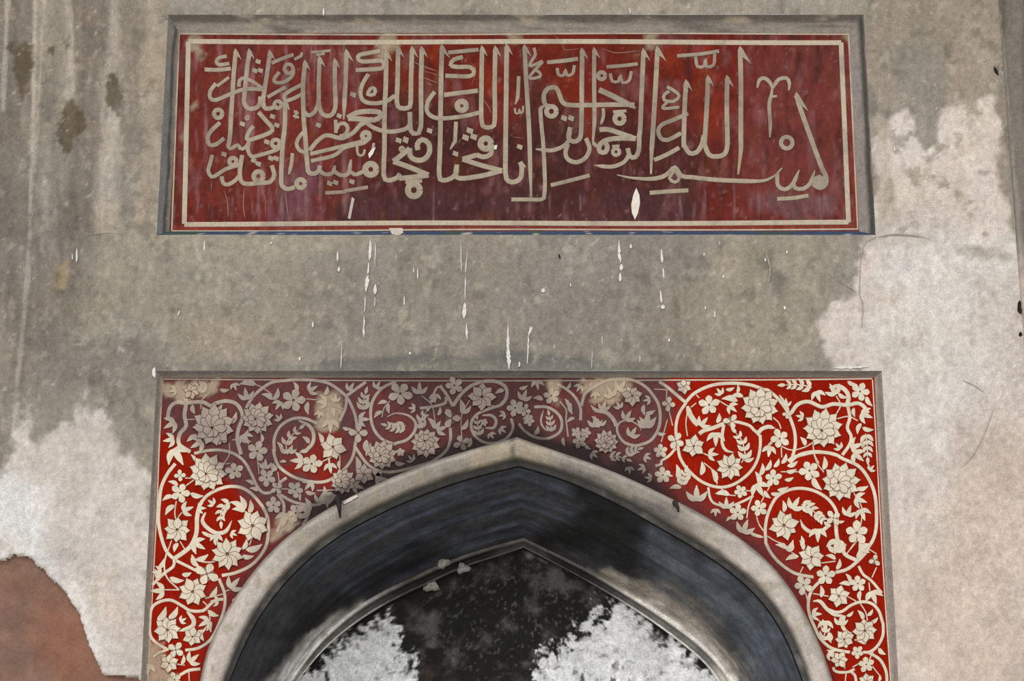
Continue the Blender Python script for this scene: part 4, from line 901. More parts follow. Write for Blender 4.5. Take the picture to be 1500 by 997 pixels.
# blossoms
lotus('P5', (1150, 425), 165, -1.2); lotus('P6', (700, 640), 172, -1.1); lotus('P7', (880, 300), 168, -.4); lotus('P4', (850, 775), 105, -1.5)
for a_ in (('P5', (655, 420), 96, 5), ('P5', (505, 822), 98, 6), ('P5', (260, 412), 66, 4), ('P5', (410, 240), 66, 6), ('P5', (330, 768), 82, 4), ('P5', (183, 868), 66, 5), ('P5', (868, 580), 72, 3), ('P6', (278, 748), 92, 5), ('P6', (1060, 290), 88, 5), ('P7', (568, 196), 98, 5), ('P7', (215, 270), 80, 5),
           ('P7', (1028, 800), 112, 5), ('P7', (320, 728), 128, 8), ('P7', (78, 562), 78, 5), ('P7', (800, 655), 74, 4), ('P8', (455, 172), 112, 7), ('P8', (592, 352), 92, 5), ('P8', (375, 445), 90, 5), ('P8', (1068, 205), 58, 3), ('P8', (905, 430), 78, 5), ('P8', (720, 552), 98, 6), ('P8', (972, 888), 108, 8),
           ('Q6', (630, 555), 92, 7), ('Q6', (580, 772), 82, 6), ('Q6', (862, 822), 82, 5), ('Q6', (768, 690), 66, 5), ('Q6', (870, 1000), 78, 6), ('Q5', (722, 290), 118, 9), ('Q5', (828, 532), 62, 5), ('Q5', (800, 735), 82, 5), ('Q5', (70, 372), 78, 5), ('P4', (318, 332), 78, 5), ('P4', (1102, 332), 88, 7),
           ('P4', (100, 572), 52, 5), ('P4', (560, 690), 50, 5), ('P4', (650, 690), 50, 5), ('P4', (590, 775), 66, 5), ('P4', (60, 470), 58, 4)):
    flower(a_[0], a_[1], a_[2], a_[3], pointed=.9 if a_[3] > 5 else .25)
fern('P5', [(1012, 950), (1000, 860), (975, 770), (915, 690)], 4, 96); fern('P7', [(490, 525), (560, 550), (630, 610), (715, 695)], 6, 88); fern('P6', [(590, 250), (520, 230), (440, 220), (330, 225)], 4, 90); fern('P6', [(1115, 700), (1130, 800), (1135, 930)], 4, 90)
fern('P8', [(560, 980), (590, 900), (580, 840)], 2, 80); fern('Q5', [(250, 470), (270, 400), (290, 340)], 3, 80); fern('P4', [(320, 680), (310, 600), (295, 520)], 3, 70); fern('P4', [(1040, 900), (1090, 870), (1160, 850)], 3, 70); fern('P4', [(880, 920), (960, 920), (1050, 950)], 3, 70)
for a_ in (('P5', (880, 450), 62, 40), ('P5', (690, 900), 62, 0), ('P5', (1240, 865), 66, 100), ('P6', (180, 868), 62, 100), ('P6', (1115, 520), 78, 20), ('P6', (1020, 820), 82, -20), ('P6', (1040, 920), 80, 40), ('P6', (800, 275), 78, -120), ('P6', (650, 330), 70, 70), ('P7', (80, 375), 92, 60), ('P7', (1060, 480), 78, 20), ('P7', (950, 592), 70, -70), ('P7', (1085, 615), 76, 70),
           ('P7', (430, 520), 86, -60), ('P7', (650, 815), 84, 90), ('P7', (830, 925), 92, 100), ('P7', (1110, 930), 70, -20), ('P8', (1060, 555), 86, 70), ('P8', (590, 840), 74, 90), ('P8', (700, 70), 90, -90), ('P8', (500, 725), 60, 0), ('P8', (740, 790), 66, -80), ('Q5', (1010, 500), 20, 60), ('Q5', (870, 880), 90, -70), ('Q5', (400, 560), 100, -90), ('Q5', (690, 650), 70, -90), ('P4', (740, 590), 70, -90), ('P4', (1000, 240), 80, -60), ('P4', (890, 300), 70, -120), ('P4', (1060, 530), 70, -60), ('P4', (1240, 590), 86, -90), ('P4', (830, 430), 60, -80), ('P4', (180, 220), 60, 80), ('P4', (1110, 690), 70, -60), ('P5', (720, 745), 86, 90), ('P5', (600, 590), 70, -50), ('P5', (60, 560), 80, -90), ('Q6', (940, 80), 60, 60), ('Q6', (490, 720), 60, 30), ('P6', (340, 400), 50, -90)):
    bud(*a_)
for rg, b, t in (('P5', (930, 300), (935, 225)), ('P5', (985, 335), (870, 335)), ('P5', (930, 380), (780, 360)), ('P5', (1000, 960), (1090, 935)), ('P5', (820, 270), (900, 250)), ('P6', (850, 310), (935, 350)), ('P6', (1000, 450), (1010, 535)), ('P6', (1070, 600), (1035, 700)), ('P6', (1085, 640), (1190, 660)), ('P6', (1120, 340), (1180, 430)), ('P6', (940, 190), (1030, 220)), ('P6', (330, 950), (340, 900)),
                 ('P7', (85, 330), (42, 205)), ('P7', (90, 240), (112, 125)), ('P7', (145, 190), (192, 92)), ('P7', (225, 160), (272, 78)), ('P7', (300, 125), (342, 30)), ('P7', (355, 150), (452, 103)), ('P7', (345, 205), (442, 180)), ('P7', (330, 285), (412, 260)), ('P7', (260, 385), (362, 352)), ('P7', (130, 390), (190, 462)), ('P7', (195, 418), (285, 410)), ('P7', (705, 185), (712, 58)), ('P7', (600, 262), (688, 382)), ('P7', (1030, 372), (1138, 345)), ('P7', (320, 595), (310, 488)), ('P7', (490, 930), (490, 830)), ('P7', (350, 960), (410, 870)), ('P7', (350, 950), (240, 915)), ('P7', (560, 945), (650, 985)), ('P7', (1060, 985), (1050, 890)), ('P7', (880, 690), (700, 690)) if False else ('P7', (850, 690), (905, 685)),
                 ('P8', (325, 165), (205, 200)), ('P8', (240, 115), (170, 60)), ('P8', (240, 120), (270, 20)), ('P8', (380, 100), (340, 10)), ('P8', (690, 190), (595, 155)), ('P8', (700, 290), (730, 190)), ('P8', (835, 440), (728, 430)), ('P8', (835, 415), (790, 335)), ('P8', (930, 500), (930, 600)), ('P8', (550, 560), (545, 450)), ('P8', (960, 780), (905, 690)), ('P8', (1000, 740), (1050, 680)), ('P8', (1030, 810), (1100, 760)), ('P8', (800, 745), (860, 700)), ('P8', (640, 985), (640, 910)), ('P8', (900, 180), (940, 50)), ('P8', (930, 50), (1050, 40)), ('Q5', (445, 370), (450, 240)), ('Q5', (590, 440), (545, 320)), ('Q5', (720, 560), (585, 550)), ('Q5', (215, 400), (205, 270)), ('Q5', (320, 420), (300, 320)), ('Q5', (250, 490), (140, 500)), ('Q5', (110, 350), (170, 380)), ('Q5', (690, 620), (790, 650)) if False else ('Q5', (740, 780), (690, 820)),
                 ('Q6', (520, 730), (445, 668)), ('Q6', (470, 480), (490, 590)), ('Q6', (1000, 1000), (1005, 930)), ('Q6', (860, 600), (740, 560)), ('P4', (500, 400), (520, 510)), ('P4', (480, 430), (450, 360)), ('P4', (780, 640), (710, 530)), ('P4', (790, 620), (850, 570)), ('P4', (540, 545), (470, 590)), ('P4', (470, 260), (500, 200)), ('P4', (640, 800), (700, 850)), ('P4', (430, 740), (450, 820)), ('P5', (40, 500), (130, 470)), ('P5', (20, 420), (30, 520)), ('P5', (150, 690), (230, 700))):
    leaf(rg, b, t)
# ---- left half
vine(v('P1', (430, 890), (560, 862), (700, 860), (830, 900), (920, 975)) + v('Q1', (985, 225), (1050, 362), (1115, 412), (1200, 392), (1265, 310), (1329, 262)), 4.8)
vine(v('P1', (885, 900), (850, 760), (860, 650), (900, 540), (880, 460), (830, 402), (740, 380), (640, 402), (590, 430), (530, 395), (450, 390), (350, 400), (250, 397), (190, 450), (168, 570)), 6.2)
vine(v('P1', (935, 450), (1000, 340), (1100, 250), (1200, 195), (1329, 180)) + v('P2', (250, 172), (430, 182), (560, 218), (690, 312), (705, 340)), 5)
vine(v('P1', (345, 280), (350, 400), (335, 520), (350, 625), (290, 700), (282, 800), (390, 875)), 6.5)
vine(v('P2', (430, 600), (330, 556), (240, 546), (150, 570), (60, 640), (12, 750), (15, 880)) + v('Q4', (135, 120), (180, 270), (300, 370), (430, 420), (580, 440), (700, 410), (830, 310), (910, 190), (935, 60)) + v('P2', (820, 720), (815, 600), (790, 490), (735, 370), (705, 340)), 5)
vine(v('P2', (250, 570), (350, 620), (395, 700), (385, 790), (330, 850), (250, 888)), 6, (.4, .2)); vine(v('P2', (705, 340), (800, 270), (905, 195)), 5); vine(v('P2', (715, 350), (705, 450), (650, 575)), 4.6)
vine(v('Q4', (935, 100), (1050, 262), (1180, 330), (1329, 335)) + v('P3', (300, 990), (400, 940), (490, 862), (530, 760), (530, 640)), 5)
vine(v('P2', (1200, 190), (1060, 258), (970, 380), (950, 520), (980, 650), (1060, 750), (1180, 800)) + v('P3', (0, 790), (100, 762), (180, 680), (190, 590), (120, 522), (0, 500)) + v('P2', (1110, 535),), 5, (1, .3))
vine(v('P3', (430, 230), (500, 330), (555, 432)), 5); vine(v('P3', (555, 430), (640, 310), (740, 230), (880, 188), (1000, 200), (1075, 260), (1070, 360), (1015, 425)), 6); vine(v('P3', (1015, 425), (900, 460), (790, 510), (735, 590), (750, 690), (830, 770), (950, 792), (1080, 742), (1140, 640), (1120, 550)), 4.8)
vine(v('P3', (840, 520), (930, 520), (975, 570), (950, 640), (870, 640)), 5, (.4, .4)); vine(v('P3', (360, 330), (400, 250), (450, 240)), 4); vine(v('P3', (485, 340), (480, 400), (350, 436), (235, 450)), 4.5)
vine(v('Q1', (245, 125), (170, 222), (110, 350), (90, 500), (82, 700), (120, 880), (165, 985)) + v('Q2', (290, 182),), 5.4); vine(v('Q1', (490, 510), (560, 432), (680, 370), (800, 346), (920, 372), (1030, 462), (1120, 590), (1152, 720), (1140, 880)) + v('Q2', (1160, 130), (1050, 250), (900, 322), (765, 350)), 5.2)
vine(v('Q1', (490, 510), (458, 640), (450, 800), (400, 920), (330, 985)) + v('Q2', (295, 190),), 7); vine(v('Q1', (540, 600), (508, 680), (560, 752), (650, 802), (740, 780), (795, 680)), 6.5, (.4, .15)); vine(v('Q1', (505, 790), (560, 820), (640, 845)), 6, (.3, 1))
vine(v('Q1', (1240, 420), (1300, 520), (1292, 650), (1235, 790)), 4.8)
vine(v('Q2', (300, 190), (292, 260), (200, 332), (88, 442)), 4.8); vine(v('Q2', (320, 205), (515, 302)), 4.8)
vine(v('Q2', (735, 380), (790, 520), (792, 650), (745, 800)) + v('Q3', (740, 580), (620, 668), (485, 692)), 4.8); vine(v('Q2', (780, 580), (700, 592), (640, 642), (580, 692), (460, 692), (370, 640), (270, 590), (170, 602), (90, 655), (62, 760)) + v('Q3', (130, 480), (145, 560), (210, 630), (320, 690)), 5)
vine(v('Q2', (425, 700), (490, 780), (470, 850), (345, 892)), 7.5, (.4, .2)); stem(v('Q2', (230, 120), (205, 250), (232, 372), (350, 490)), 2.6); stem(v('Q2', (470, 150), (520, 200), (640, 222), (730, 200)), 2.6)
vine(v('Q3', (430, 940), (520, 892), (635, 878)), 5); vine(v('Q3', (300, 690), (220, 720), (170, 760)), 4)
vine(v('Q4', (200, 560), (330, 630), (480, 662), (600, 655)), 5); vine(v('Q4', (480, 670), (472, 770), (420, 855)), 4)
for rg, p in (('P1', [(500, 380), (490, 460)]), ('P1', [(500, 370), (585, 295)]), ('P1', [(345, 562), (470, 555)]), ('P1', [(770, 790), (770, 900), (720, 985)]), ('P1', [(1030, 220), (1110, 260), (1190, 320)]), ('P1', [(870, 750), (800, 760)]), ('P1', [(1045, 950), (1050, 1000)]), ('P3', [(250, 330), (350, 422), (385, 600)]), ('P3', [(640, 730), (640, 520), (720, 370)]), ('Q1', [(340, 265), (430, 268)]), ('Q1', [(350, 340), (430, 280)]), ('Q1', [(255, 490), (240, 600), (250, 670)]), ('Q1', [(310, 600), (255, 670)]), ('Q1', [(210, 870), (170, 985)]), ('Q1', [(290, 880), (340, 960)]), ('Q1', [(1000, 830), (965, 920)]), ('Q1', [(700, 130), (780, 125)]), ('Q1', [(1050, 100), (1060, 230)]),
              ('Q2', [(200, 488), (350, 490)]), ('Q2', [(600, 572), (780, 530)]), ('Q2', [(640, 700), (645, 800), (570, 900)]), ('Q2', [(800, 500), (840, 490)]), ('Q2', [(580, 600), (620, 640)]), ('Q4', [(190, 505), (290, 505)]), ('Q4', [(560, 520), (740, 515)]), ('Q4', [(590, 250), (700, 195)]), ('Q4', [(680, 200), (685, 270)]), ('Q4', [(400, 260), (460, 260)]), ('Q4', [(780, 140), (785, 240)]), ('Q4', [(180, 340), (200, 480)]), ('P2', [(320, 360), (430, 370)]), ('P2', [(600, 430), (680, 460)]), ('P2', [(1060, 540), (1080, 450), (1140, 380)]), ('P2', [(540, 920), (545, 1000)]), ('Q3', [(520, 900), (525, 1000)]), ('Q3', [(400, 830), (480, 840)])):
    stem(v(rg, *p))
lotus('P1', (620, 610), 185, -1.2); lotus('P1', (1050, 545), 140, -.5); lotus('Q1', (570, 205), 165, -.8); lotus('Q4', (1200, 172), 130, -.5); lotus('P3', (290, 795), 128, 1.2); lotus('Q4', (820, 430), 112, -.4)
for a_ in (('P1', (1045, 870), 98, 5), ('P2', (200, 375), 112, 5), ('P2', (585, 830), 118, 6), ('P2', (1240, 310), 112, 5), ('P2', (830, 690), 92, 4), ('P3', (838, 340), 122, 8), ('P3', (640, 790), 78, 4), ('P3', (1160, 450), 82, 5), ('P3', (570, 232), 86, 5), ('P3', (540, 550), 92, 3), ('Q1', (295, 412), 92, 5), ('Q1', (265, 770), 118, 8), ('Q1', (1000, 732), 142, 8), ('Q2', (820, 142), 142, 10), ('Q1', (822, 200), 84, 5), ('Q1', (1135, 262), 82, 5), ('Q1', (1200, 532), 78, 5), ('Q1', (292, 242), 54, 4),
           ('Q2', (620, 335), 112, 4), ('Q2', (482, 508), 126, 8), ('Q2', (236, 880), 118, 8), ('Q2', (480, 945), 84, 6), ('Q3', (392, 690), 82, 4), ('Q3', (325, 822), 86, 6), ('Q3', (380, 985), 70, 5), ('Q4', (350, 512), 78, 5), ('Q4', (355, 742), 84, 5), ('Q4', (170, 500), 60, 4), ('Q4', (510, 262), 96, 5), ('Q4', (1020, 365), 88, 6), ('P1', (690, 750), 60, 4), ('P2', (1240, 880), 40, 5), ('P3', (860, 590), 34, 5), ('P1', (400, 290), 70, 6)):
    flower(a_[0], a_[1], a_[2], a_[3], pointed=.9 if a_[3] > 5 else .25)
fern('Q1', [(780, 510), (730, 530), (690, 600), (690, 690)], 4, 86); fern('P2', [(140, 900), (130, 800), (180, 720), (260, 650)], 4, 92); fern('P2', [(1290, 620), (1200, 640), (1110, 620)], 4, 80); fern('P1', [(560, 270), (480, 240), (380, 250)], 4, 80); fern('P2', [(880, 470), (880, 390), (900, 310)], 3, 90); fern('P3', [(820, 720), (800, 640), (790, 560)], 3, 70); fern('P3', [(260, 650), (240, 570), (300, 480)], 3, 80)
for a_ in (('P1', (935, 320), 76, -100), ('P1', (200, 610), 82, 150), ('P1', (270, 910), 120, 60), ('P1', (190, 760), 70, 170), ('P1', (1250, 420), 60, 120), ('P1', (930, 745), 70, 60), ('P1', (460, 800), 84, 150), ('P2', (385, 265), 66, -30), ('P2', (1020, 230), 56, -60), ('P2', (560, 620), 80, 90), ('P2', (880, 560), 70, 0), ('P2', (760, 250), 60, -60), ('P2', (480, 390), 66, 180), ('P3', (230, 262), 76, -90), ('P3', (1250, 330), 70, -70), ('P3', (440, 650), 70, -20), ('P3', (380, 350), 56, 90), ('Q1', (360, 570), 72, -20), ('Q1', (645, 860), 60, 90), ('Q1', (470, 920), 84, 30), ('Q1', (500, 560), 50, 0), ('Q2', (885, 435), 88, -50), ('Q2', (150, 500), 84, 180), ('Q2', (600, 810), 76, 150), ('Q2', (140, 320), 60, 180), ('Q2', (700, 600), 50, 180), ('Q3', (565, 780), 78, -40), ('Q3', (120, 880), 70, 100), ('Q4', (690, 300), 62, 80), ('Q4', (440, 700), 100, -160), ('Q4', (600, 600), 70, -70), ('Q4', (700, 600), 80, 120), ('Q4', (370, 230), 80, 180), ('Q4', (250, 800), 90, 110), ('Q4', (1180, 410), 76, 0), ('Q4', (960, 480), 70, 20), ('Q4', (60, 270), 60, -90), ('Q4', (480, 470), 64, 130)):
    bud(*a_)
for rg, b, t in (('P1', (1030, 218), (870, 218)), ('P1', (890, 740), (955, 660)), ('P1', (880, 740), (985, 775)), ('P1', (1195, 365), (1085, 315)), ('P1', (1205, 370), (1245, 255)), ('P1', (780, 600), (840, 490)), ('P1', (470, 720), (360, 775)), ('P1', (680, 270), (770, 270)), ('P1', (640, 480), (700, 415)), ('P1', (1080, 690), (1020, 620)), ('P1', (1200, 800), (1300, 700)) if False else ('P1', (1090, 780), (1080, 700)), ('P2', (235, 290), (200, 195)), ('P2', (340, 390), (345, 510)), ('P2', (1110, 390), (1020, 410)), ('P2', (1125, 410), (1130, 500)), ('P2', (1060, 480), (985, 545)), ('P2', (90, 860), (40, 780)), ('P2', (150, 880), (230, 850)), ('P2', (270, 870), (360, 840)), ('P2', (910, 760), (930, 900)), ('P2', (680, 640), (760, 650)), ('P2', (480, 790), (440, 690)), ('P2', (1000, 880), (990, 800)),
                 ('P3', (640, 500), (625, 365)), ('P3', (650, 500), (730, 430)), ('P3', (380, 650), (310, 545)), ('P3', (250, 640), (210, 560)), ('P3', (640, 660), (700, 560)), ('P3', (410, 520), (430, 440)), ('P3', (330, 400), (380, 320)), ('P3', (960, 430), (880, 480)), ('P3', (1240, 560), (1300, 490)), ('P3', (1200, 260), (1280, 230)), ('P3', (90, 900), (150, 960)) if False else ('P3', (700, 830), (730, 740)), ('Q1', (270, 335), (178, 300)), ('Q1', (220, 440), (122, 485)), ('Q1', (395, 415), (518, 440)), ('Q1', (235, 530), (150, 625)), ('Q1', (915, 580), (875, 440)), ('Q1', (965, 610), (975, 480)), ('Q1', (920, 590), (800, 570)), ('Q1', (900, 560), (780, 500)), ('Q1', (900, 960), (940, 860)), ('Q1', (935, 965), (1090, 910)), ('Q1', (640, 850), (640, 920)), ('Q1', (440, 100), (400, 40)), ('Q1', (1010, 330), (930, 290)), ('Q1', (1050, 390), (970, 365)), ('Q1', (1180, 170), (1200, 90)) if False else ('Q1', (1190, 210), (1200, 120)), ('Q1', (1110, 180), (1090, 110)),
                 ('Q2', (260, 370), (395, 398)), ('Q2', (520, 195), (632, 145)), ('Q2', (470, 170), (550, 270)), ('Q2', (650, 560), (715, 460)), ('Q2', (630, 690), (735, 742)), ('Q2', (660, 800), (660, 900)), ('Q2', (560, 900), (590, 985)), ('Q2', (140, 790), (220, 655)), ('Q2', (250, 770), (335, 655)), ('Q2', (150, 280), (205, 185)), ('Q2', (960, 160), (1075, 160)), ('Q2', (125, 370), (115, 290)), ('Q2', (870, 600), (890, 570)), ('Q2', (520, 900), (610, 870)), ('Q3', (450, 830), (470, 740)), ('Q3', (250, 760), (290, 740)), ('Q4', (120, 60), (60, 30)) if False else ('Q4', (260, 240), (200, 245)), ('Q4', (780, 230), (785, 310)), ('Q4', (620, 620), (630, 480)), ('Q4', (450, 530), (545, 545)), ('Q4', (400, 550), (400, 620)), ('Q4', (680, 580), (665, 690)), ('Q4', (130, 330), (110, 250)), ('Q4', (160, 330), (140, 270)), ('Q4', (960, 330), (940, 190)), ('Q4', (1040, 180), (1080, 60)), ('Q4', (880, 380), (840, 340)), ('Q4', (1100, 300), (1190, 380))):
    leaf(rg, b, t)

# ---- the scroll runs on down the jambs, below the picture
for sgn in (-1, 1):
    for k in range(3):
        cy_ = 1046 + 74 * k; cx_ = (249 - k * 5) if sgn < 0 else (1268 + k * 7); rr = 29 - k
        vine([(cx_ + sgn * rr * math.cos(q) * (1 - .05 * q), cy_ + rr * math.sin(q) * (1 - .05 * q)) for q in np.linspace(-1.9, 4.1, 16)], 4.8, (1, .3))
        vine([(cx_ - sgn * 4, cy_ + rr), (cx_ + sgn * 14, cy_ + rr + 8), (cx_ + sgn * 4, cy_ + rr + 18)], 4.4)
        flower(None, (cx_ - sgn * 2, cy_ + 1), 14, 8, pointed=.9); flower(None, (cx_ + sgn * 14, cy_ + 37), 10, 5); bud(None, (cx_ - sgn * 18, cy_ + 36), 10, 90); leaf(None, (cx_ - sgn * 16, cy_ - 12), (cx_ - sgn * 4, cy_ - 20))

# ---- small leaves where the drawing still leaves bare ground
occ = np.array(OCC); gx, gy = np.meshgrid(np.arange(226, 1306, 2.0), np.arange(560, 1010, 2.0))
free = np.full(gx.shape, 1e9)
for x_, y_, r_ in occ: free = np.minimum(free, np.hypot(gx - x_, gy - y_) - r_)
inn = np.ones(gx.shape, bool); archpoly = E0L + E0R[::-1][1:] + [(1222, 1100), (290, 1100)]
ad = -polydist(gx, gy, archpoly); le = gx - (238 - (gy - 553) * .0475); re_ = (1279 + (gy - 553) * .061) - gx
free = np.minimum(free, np.minimum(np.minimum(ad - 2, le), np.minimum(re_, gy - 556)))
rng = random.Random(4); nfill = 0
while nfill < 110:
    k = int(np.argmax(free)); f_ = free.flat[k]
    if f_ < 8.2: break
    cx_, cy_ = gx.flat[k], gy.flat[k]
    near = occ[np.argmin(np.hypot(occ[:, 0] - cx_, occ[:, 1] - cy_) - occ[:, 2])]; a_ = math.atan2(cy_ - near[1], cx_ - near[0]) + rng.uniform(-.4, .4)
    R_ = min(f_ - 2.2, 7.5)
    if R_ > 6.4: bud(None, (cx_, cy_), R_ * .95, math.degrees(a_))
    else: leaf(None, (cx_ - math.cos(a_) * R_ * 1.15, cy_ - math.sin(a_) * R_ * 1.15), (cx_ + math.cos(a_) * R_ * 1.05, cy_ + math.sin(a_) * R_ * 1.05), R_ * .95)
    free = np.minimum(free, np.hypot(gx - cx_, gy - cy_) - R_ * 1.05); nfill += 1
print('filled', nfill, 'children', len(spandrel.children))
# ------------------------------------------------------------------ bird droppings, cracks, hooks, mud lumps
def streak(pts, name='dropping_streak', parent=None, Y=0.0, tone=(226, 223, 217), h=.0016, mat=None, seed=0):
    """uneven run of white down the wall; pts are (x, y, width)"""
    r = Relief(Y - .0035, lambda x, y: np.ones(x.shape + (3,)) * lin(tone)); rng = random.Random(seed)
    c = catmull(pts, 3.0)[0]
    c = [(p[0] + rng.uniform(-.35, .35), p[1], max(.8, p[2] * rng.uniform(.6, 1.25))) for p in c]
    r.stroke(c, 2, h, taper=(.4, .3), step=50); return r.build(name, mat or M_WHITE, parent or wall)
def w5(*p): return [(230 + a_ / 2.727, 330 + b_ / 2.727, c_) for a_, b_, c_ in p]
def w6(*p): return [(750 + a_ / 2.727, 330 + b_ / 2.727, c_) for a_, b_, c_ in p]
DR = [w5((852, 55, 2.5), (852, 90, 4.5), (848, 140, 3)), w5((846, 150, 2), (842, 195, 4)), w5((842, 200, 5.5), (838, 230, 6), (834, 265, 3)), w5((832, 285, 1.8), (830, 345, 2.2)), w5((829, 360, 2), (826, 410, 2.6), (826, 448, 3)),
      w5((872, 70, 1.2), (871, 165, 1.2)), w5((872, 235, 3), (872, 255, 5), (871, 275, 3)), w5((871, 285, 1.5), (869, 325, 2)), w5((722, 105, 2), (722, 145, 3)), w5((727, 165, 2), (727, 185, 4)), w5((190, 62, 2), (188, 102, 3)),
      w5((1213, 70, 1.2), (1216, 190, 1.4)), w5((1240, 105, 1.4), (1232, 190, 1.8)), w5((1232, 205, 1.6), (1231, 300, 2)), w5((1230, 310, 4), (1228, 345, 5.5), (1226, 376, 3)), w5((1236, 390, 2), (1236, 420, 3), (1240, 460, 2)), w5((1403, 395, 2), (1402, 470, 4), (1405, 540, 6), (1407, 575, 4)),
      w5((1492, 402, 2), (1484, 440, 3)), w5((1484, 450, 2), (1480, 552, 1.8)), w5((987, 282, 1.5), (988, 318, 2.4)), w5((1040, 170, 1.2), (1042, 216, 1.8)), w5((1024, 165, 1), (1026, 190, 2)), w5((622, 385, 2), (624, 408, 2.5)), w5((737, 480, 1.2), (735, 572, 2.2)), w5((90, 340, 1.4), (84, 360, 2)), w5((570, 525, 3), (569, 540, 3.5)), w5((1010, 505, 3), (1012, 516, 3)), w5((1447, 545, 3), (1447, 565, 3)), w5((455, 65, 3), (455, 76, 2)), w5((455, 68, 2), (458, 74, 2)),
      w6((428, 60, 2), (428, 110, 4), (434, 150, 3)), w6((438, 155, 4), (436, 180, 6)), w6((433, 190, 3), (432, 225, 3.5)), w6((596, 95, 2), (600, 150, 4)), w6((603, 170, 2), (606, 212, 2)), w6((592, 260, 2), (598, 310, 2.5)), w6((602, 318, 4.5), (602, 334, 5)), w6((475, 75, 2.5), (474, 92, 3.5)), w6((810, 342, 3), (809, 368, 3)), w6((845, 198, 3), (845, 210, 3)), w6((1090, 322, 3), (1090, 336, 4.5)), w6((128, 252, 4), (122, 268, 5)), w6((82, 405, 3), (70, 430, 4)), w6((66, 440, 2.5), (64, 500, 1.6), (60, 555, 1.8)), w6((320, 498, 1.2), (319, 572, 1.4)), w6((1012, 132, 3), (1014, 145, 3)), w6((1098, 102, 2.5), (1098, 112, 2.5)), w6((628, 452, 3), (628, 466, 3)), w6((772, 322, 2.5), (772, 336, 2.5)), w6((768, 110, 1.8), (768, 122, 2.4)), w6((234, 232, 2), (234, 244, 2.6)), w6((512, 520, 1), (511, 545, 1.4)), w6((168, 475, 1), (168, 492, 1.6)), w6((360, 440, .9), (360, 475, 1)), w6((828, 60, .9), (830, 82, 1.2)),
      [(113, 364, 1.6), (112, 384, 3)], [(106, 372, 1.2), (106, 380, 1.6)], [(227, 538, 4), (225, 546, 6), (227, 553, 3)], [(474, 12, 1.8), (474, 23, 2.4)], [(922, 12, 2), (923, 20, 3)], [(1310, 215, 1.4), (1311, 222, 2)]]
for i, d in enumerate(DR): streak(d, seed=i)
streak([(1222, 538.5, 3.5), (1245, 538, 4), (1272, 537, 3)], 'dropping_streak', seed=90)
# cracks in the plaster
DK = (172, 160, 148)
for i, c in enumerate(([(1284, 346, 1.4), (1268, 356, 1.6), (1262, 372, 1.2), (1260, 400, 1.3), (1259, 430, 1.2), (1264, 446, 1.2), (1262, 480, .9)], [(1286, 347, 1.5), (1310, 343, 2.2), (1340, 345, 1.6), (1362, 349, 1.2)], [(1455, 600, .8), (1440, 640, 1.0), (1424, 668, .8), (1408, 684, .8)], [(1410, 556, .8), (1430, 566, .9), (1442, 574, .8)],
                       [(1230, 412, 1), (1244, 420, 1), (1256, 430, 1)], [(1122, 370, 2.5), (1128, 392, 3), (1124, 420, 2)], [(130, 344, .9), (160, 341, .9), (180, 343, .8)])):
    streak([(p[0], p[1], p[2] * .75) for p in c], 'plaster_crack', tone=DK, h=.0006, seed=100 + i, mat=M_PLASTER)
for i, c in enumerate(([(1456, 98, 3), (1459, 104, 4), (1463, 110, 2)], [(1494, 440, 4), (1493, 452, 7), (1496, 460, 4)], [(1495, 486, 4), (1495, 493, 5)], [(819, 372, 3), (820, 379, 4)])):
    streak(c, 'hole', tone=(36, 32, 29), h=.0015, seed=120 + i, mat=M_MUD, Y=-.034 if c[0][0] > 1460 else 0.0)

# scratches through the paint of the inscription
for i, (rg, pts) in enumerate((('E', [(385, 190), (430, 225), (470, 285), (490, 315), (600, 305)]), ('E', [(760, 305), (850, 335), (950, 330), (1045, 318)]), ('C', [(620, 400), (700, 435), (800, 470)]), ('C', [(700, 470), (760, 485), (815, 505)]), ('C', [(690, 515), (750, 535), (810, 560)]), ('C', [(720, 555), (770, 575)]),
                               ('C', [(1035, 410), (1078, 440), (1070, 520), (1050, 570)]), ('C', [(1140, 680), (1180, 740), (1195, 780)]), ('F', [(430, 795), (465, 760)]), ('F', [(100, 200), (195, 215)]), ('B', [(400, 520), (395, 600)]), ('B', [(640, 570), (630, 700), (645, 800)]), ('B', [(760, 590), (790, 650), (790, 790)]), ('B', [(490, 590), (515, 680), (520, 790)]), ('B', [(935, 600), (960, 790)]), ('B', [(1030, 620), (1035, 790)]))):
    r_ = Relief(D_I, lambda x, y: np.ones(x.shape + (3,)) * lin((146, 116, 108))); r_.stroke(z(rg, *pts), .8 + .3 * (i % 3), .0007, taper=(.3, .3)); r_.build('paint_scratch', M_CREAM, inscription)

def tube(name, P, rad, mat, tone, label, cat):
    P = np.asarray(P, float); n = len(P); m = 8; Vt = []
    for i in range(n):
        t = P[min(i + 1, n - 1)] - P[max(i - 1, 0)]; t = t / np.linalg.norm(t); a_ = np.cross(t, (0.3, .9, .2)); a_ /= np.linalg.norm(a_); b_ = np.cross(t, a_)
        for j in range(m):
            q = 2 * math.pi * j / m; Vt.append(P[i] + rad[i] * (math.cos(q) * a_ + math.sin(q) * b_))
    Ft = [[i * m + j, i * m + (j + 1) % m, (i + 1) * m + (j + 1) % m, (i + 1) * m + j] for i in range(n - 1) for j in range(m)]
    Ft += [list(range(m))[::-1], [(n - 1) * m + j for j in range(m)]]
    o = mk(name, Vt, Ft, mat, None, np.ones((len(Vt), 3)) * lin(tone), True); return tag(o, label, cat, 'iron hooks in the arch edge')
def wp(x, y, Y):
    a_, b_ = unproj(x, y, Y); return (float(a_), Y, float(b_))
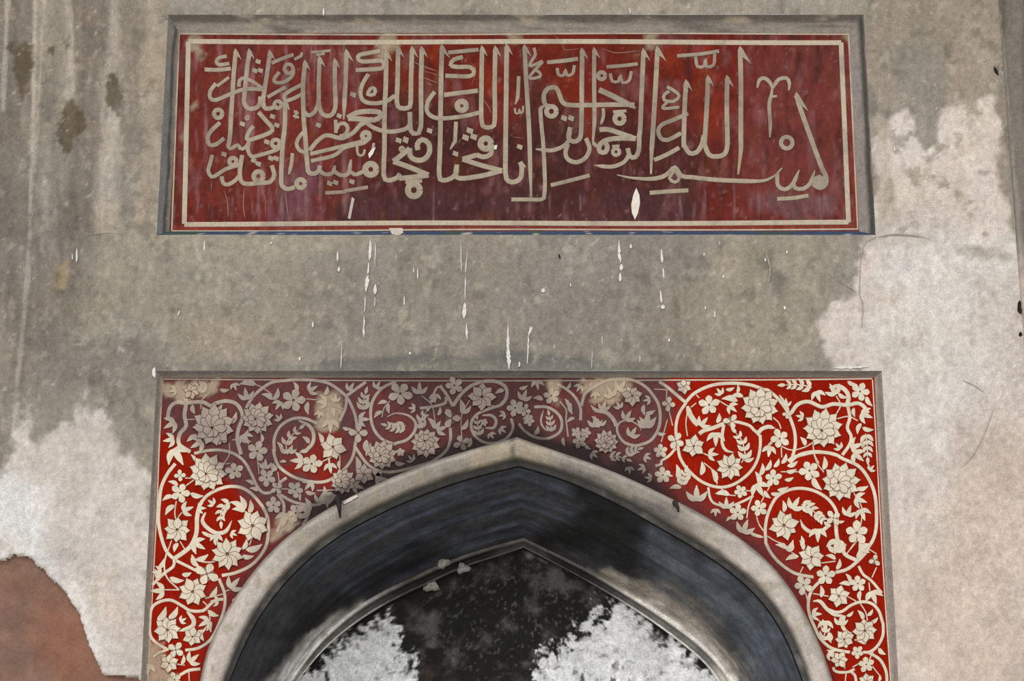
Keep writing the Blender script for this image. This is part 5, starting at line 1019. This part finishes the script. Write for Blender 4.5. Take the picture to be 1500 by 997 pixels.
tube('iron_hook', [wp(495, 733, .02), wp(495, 730, -.03), wp(495.5, 734, -.055), wp(497, 744, -.06), wp(498.5, 758, -.058)], [.011, .013, .011, .008, .003], M_IRON, (44, 36, 36), 'rusty iron hook in the left side of the arch moulding', 'hook')
tube('iron_hook', [wp(990, 738, .02), wp(989, 736, -.025), wp(990, 738, -.045), wp(993, 743, -.05), wp(994, 750, -.048)], [.009, .011, .009, .006, .003], M_IRON, (52, 46, 44), 'small rusty iron hook in the right side of the arch moulding', 'hook')
# white splinter on the moulding edge beside the left hook
chip([(503, 737), (512, 731), (523, 726), (525, 728), (515, 734), (505, 739)], arch, 'paint_chip', .0, .016, tone=(214, 206, 200))

def lump(px_, py_, rx, rz, Y, label, seed, tone=(176, 172, 166)):
    """dried mud clod stuck on the niche wall"""
    rng = random.Random(seed); cx_, cz_ = unproj(px_, py_, Y); Vt = []; Ft = []
    nu, nv = 12, 7
    for i in range(nv):
        th = math.pi / 2 * i / (nv - 1)
        for j in range(nu):
            q = 2 * math.pi * j / nu; k = 1 + .28 * math.sin(3 * q + seed) + .2 * rng.uniform(-1, 1)
            Vt.append((cx_ + rx * math.cos(th) * math.cos(q) * k, Y - .035 * math.sin(th) * (1 + .2 * rng.uniform(-1, 1)), cz_ + rz * math.cos(th) * math.sin(q) * k))
    Ft = [[i * nu + j, i * nu + (j + 1) % nu, (i + 1) * nu + (j + 1) % nu, (i + 1) * nu + j] for i in range(nv - 1) for j in range(nu)] + [list(range(nu))[::-1]]
    Vt = np.array(Vt); c = np.ones((len(Vt), 3)) * lin(tone); c = c * np.array([.75 + .5 * rng.random() for _ in Vt])[:, None]
    tag(mk('mud_clod', Vt, Ft, M_MUD, None, c, True), label, 'clod', 'mud clods on the niche rib')
lump(649, 824, .028, .021, .597, 'grey mud clod on the upper edge of the inner rib', 1)
lump(679, 832, .025, .020, .62, 'grey mud clod on the lower edge of the rib nearest the apex', 2)
lump(632, 858, .030, .023, .665, 'lumpy grey mud clod on the black wall just below the rib', 3)
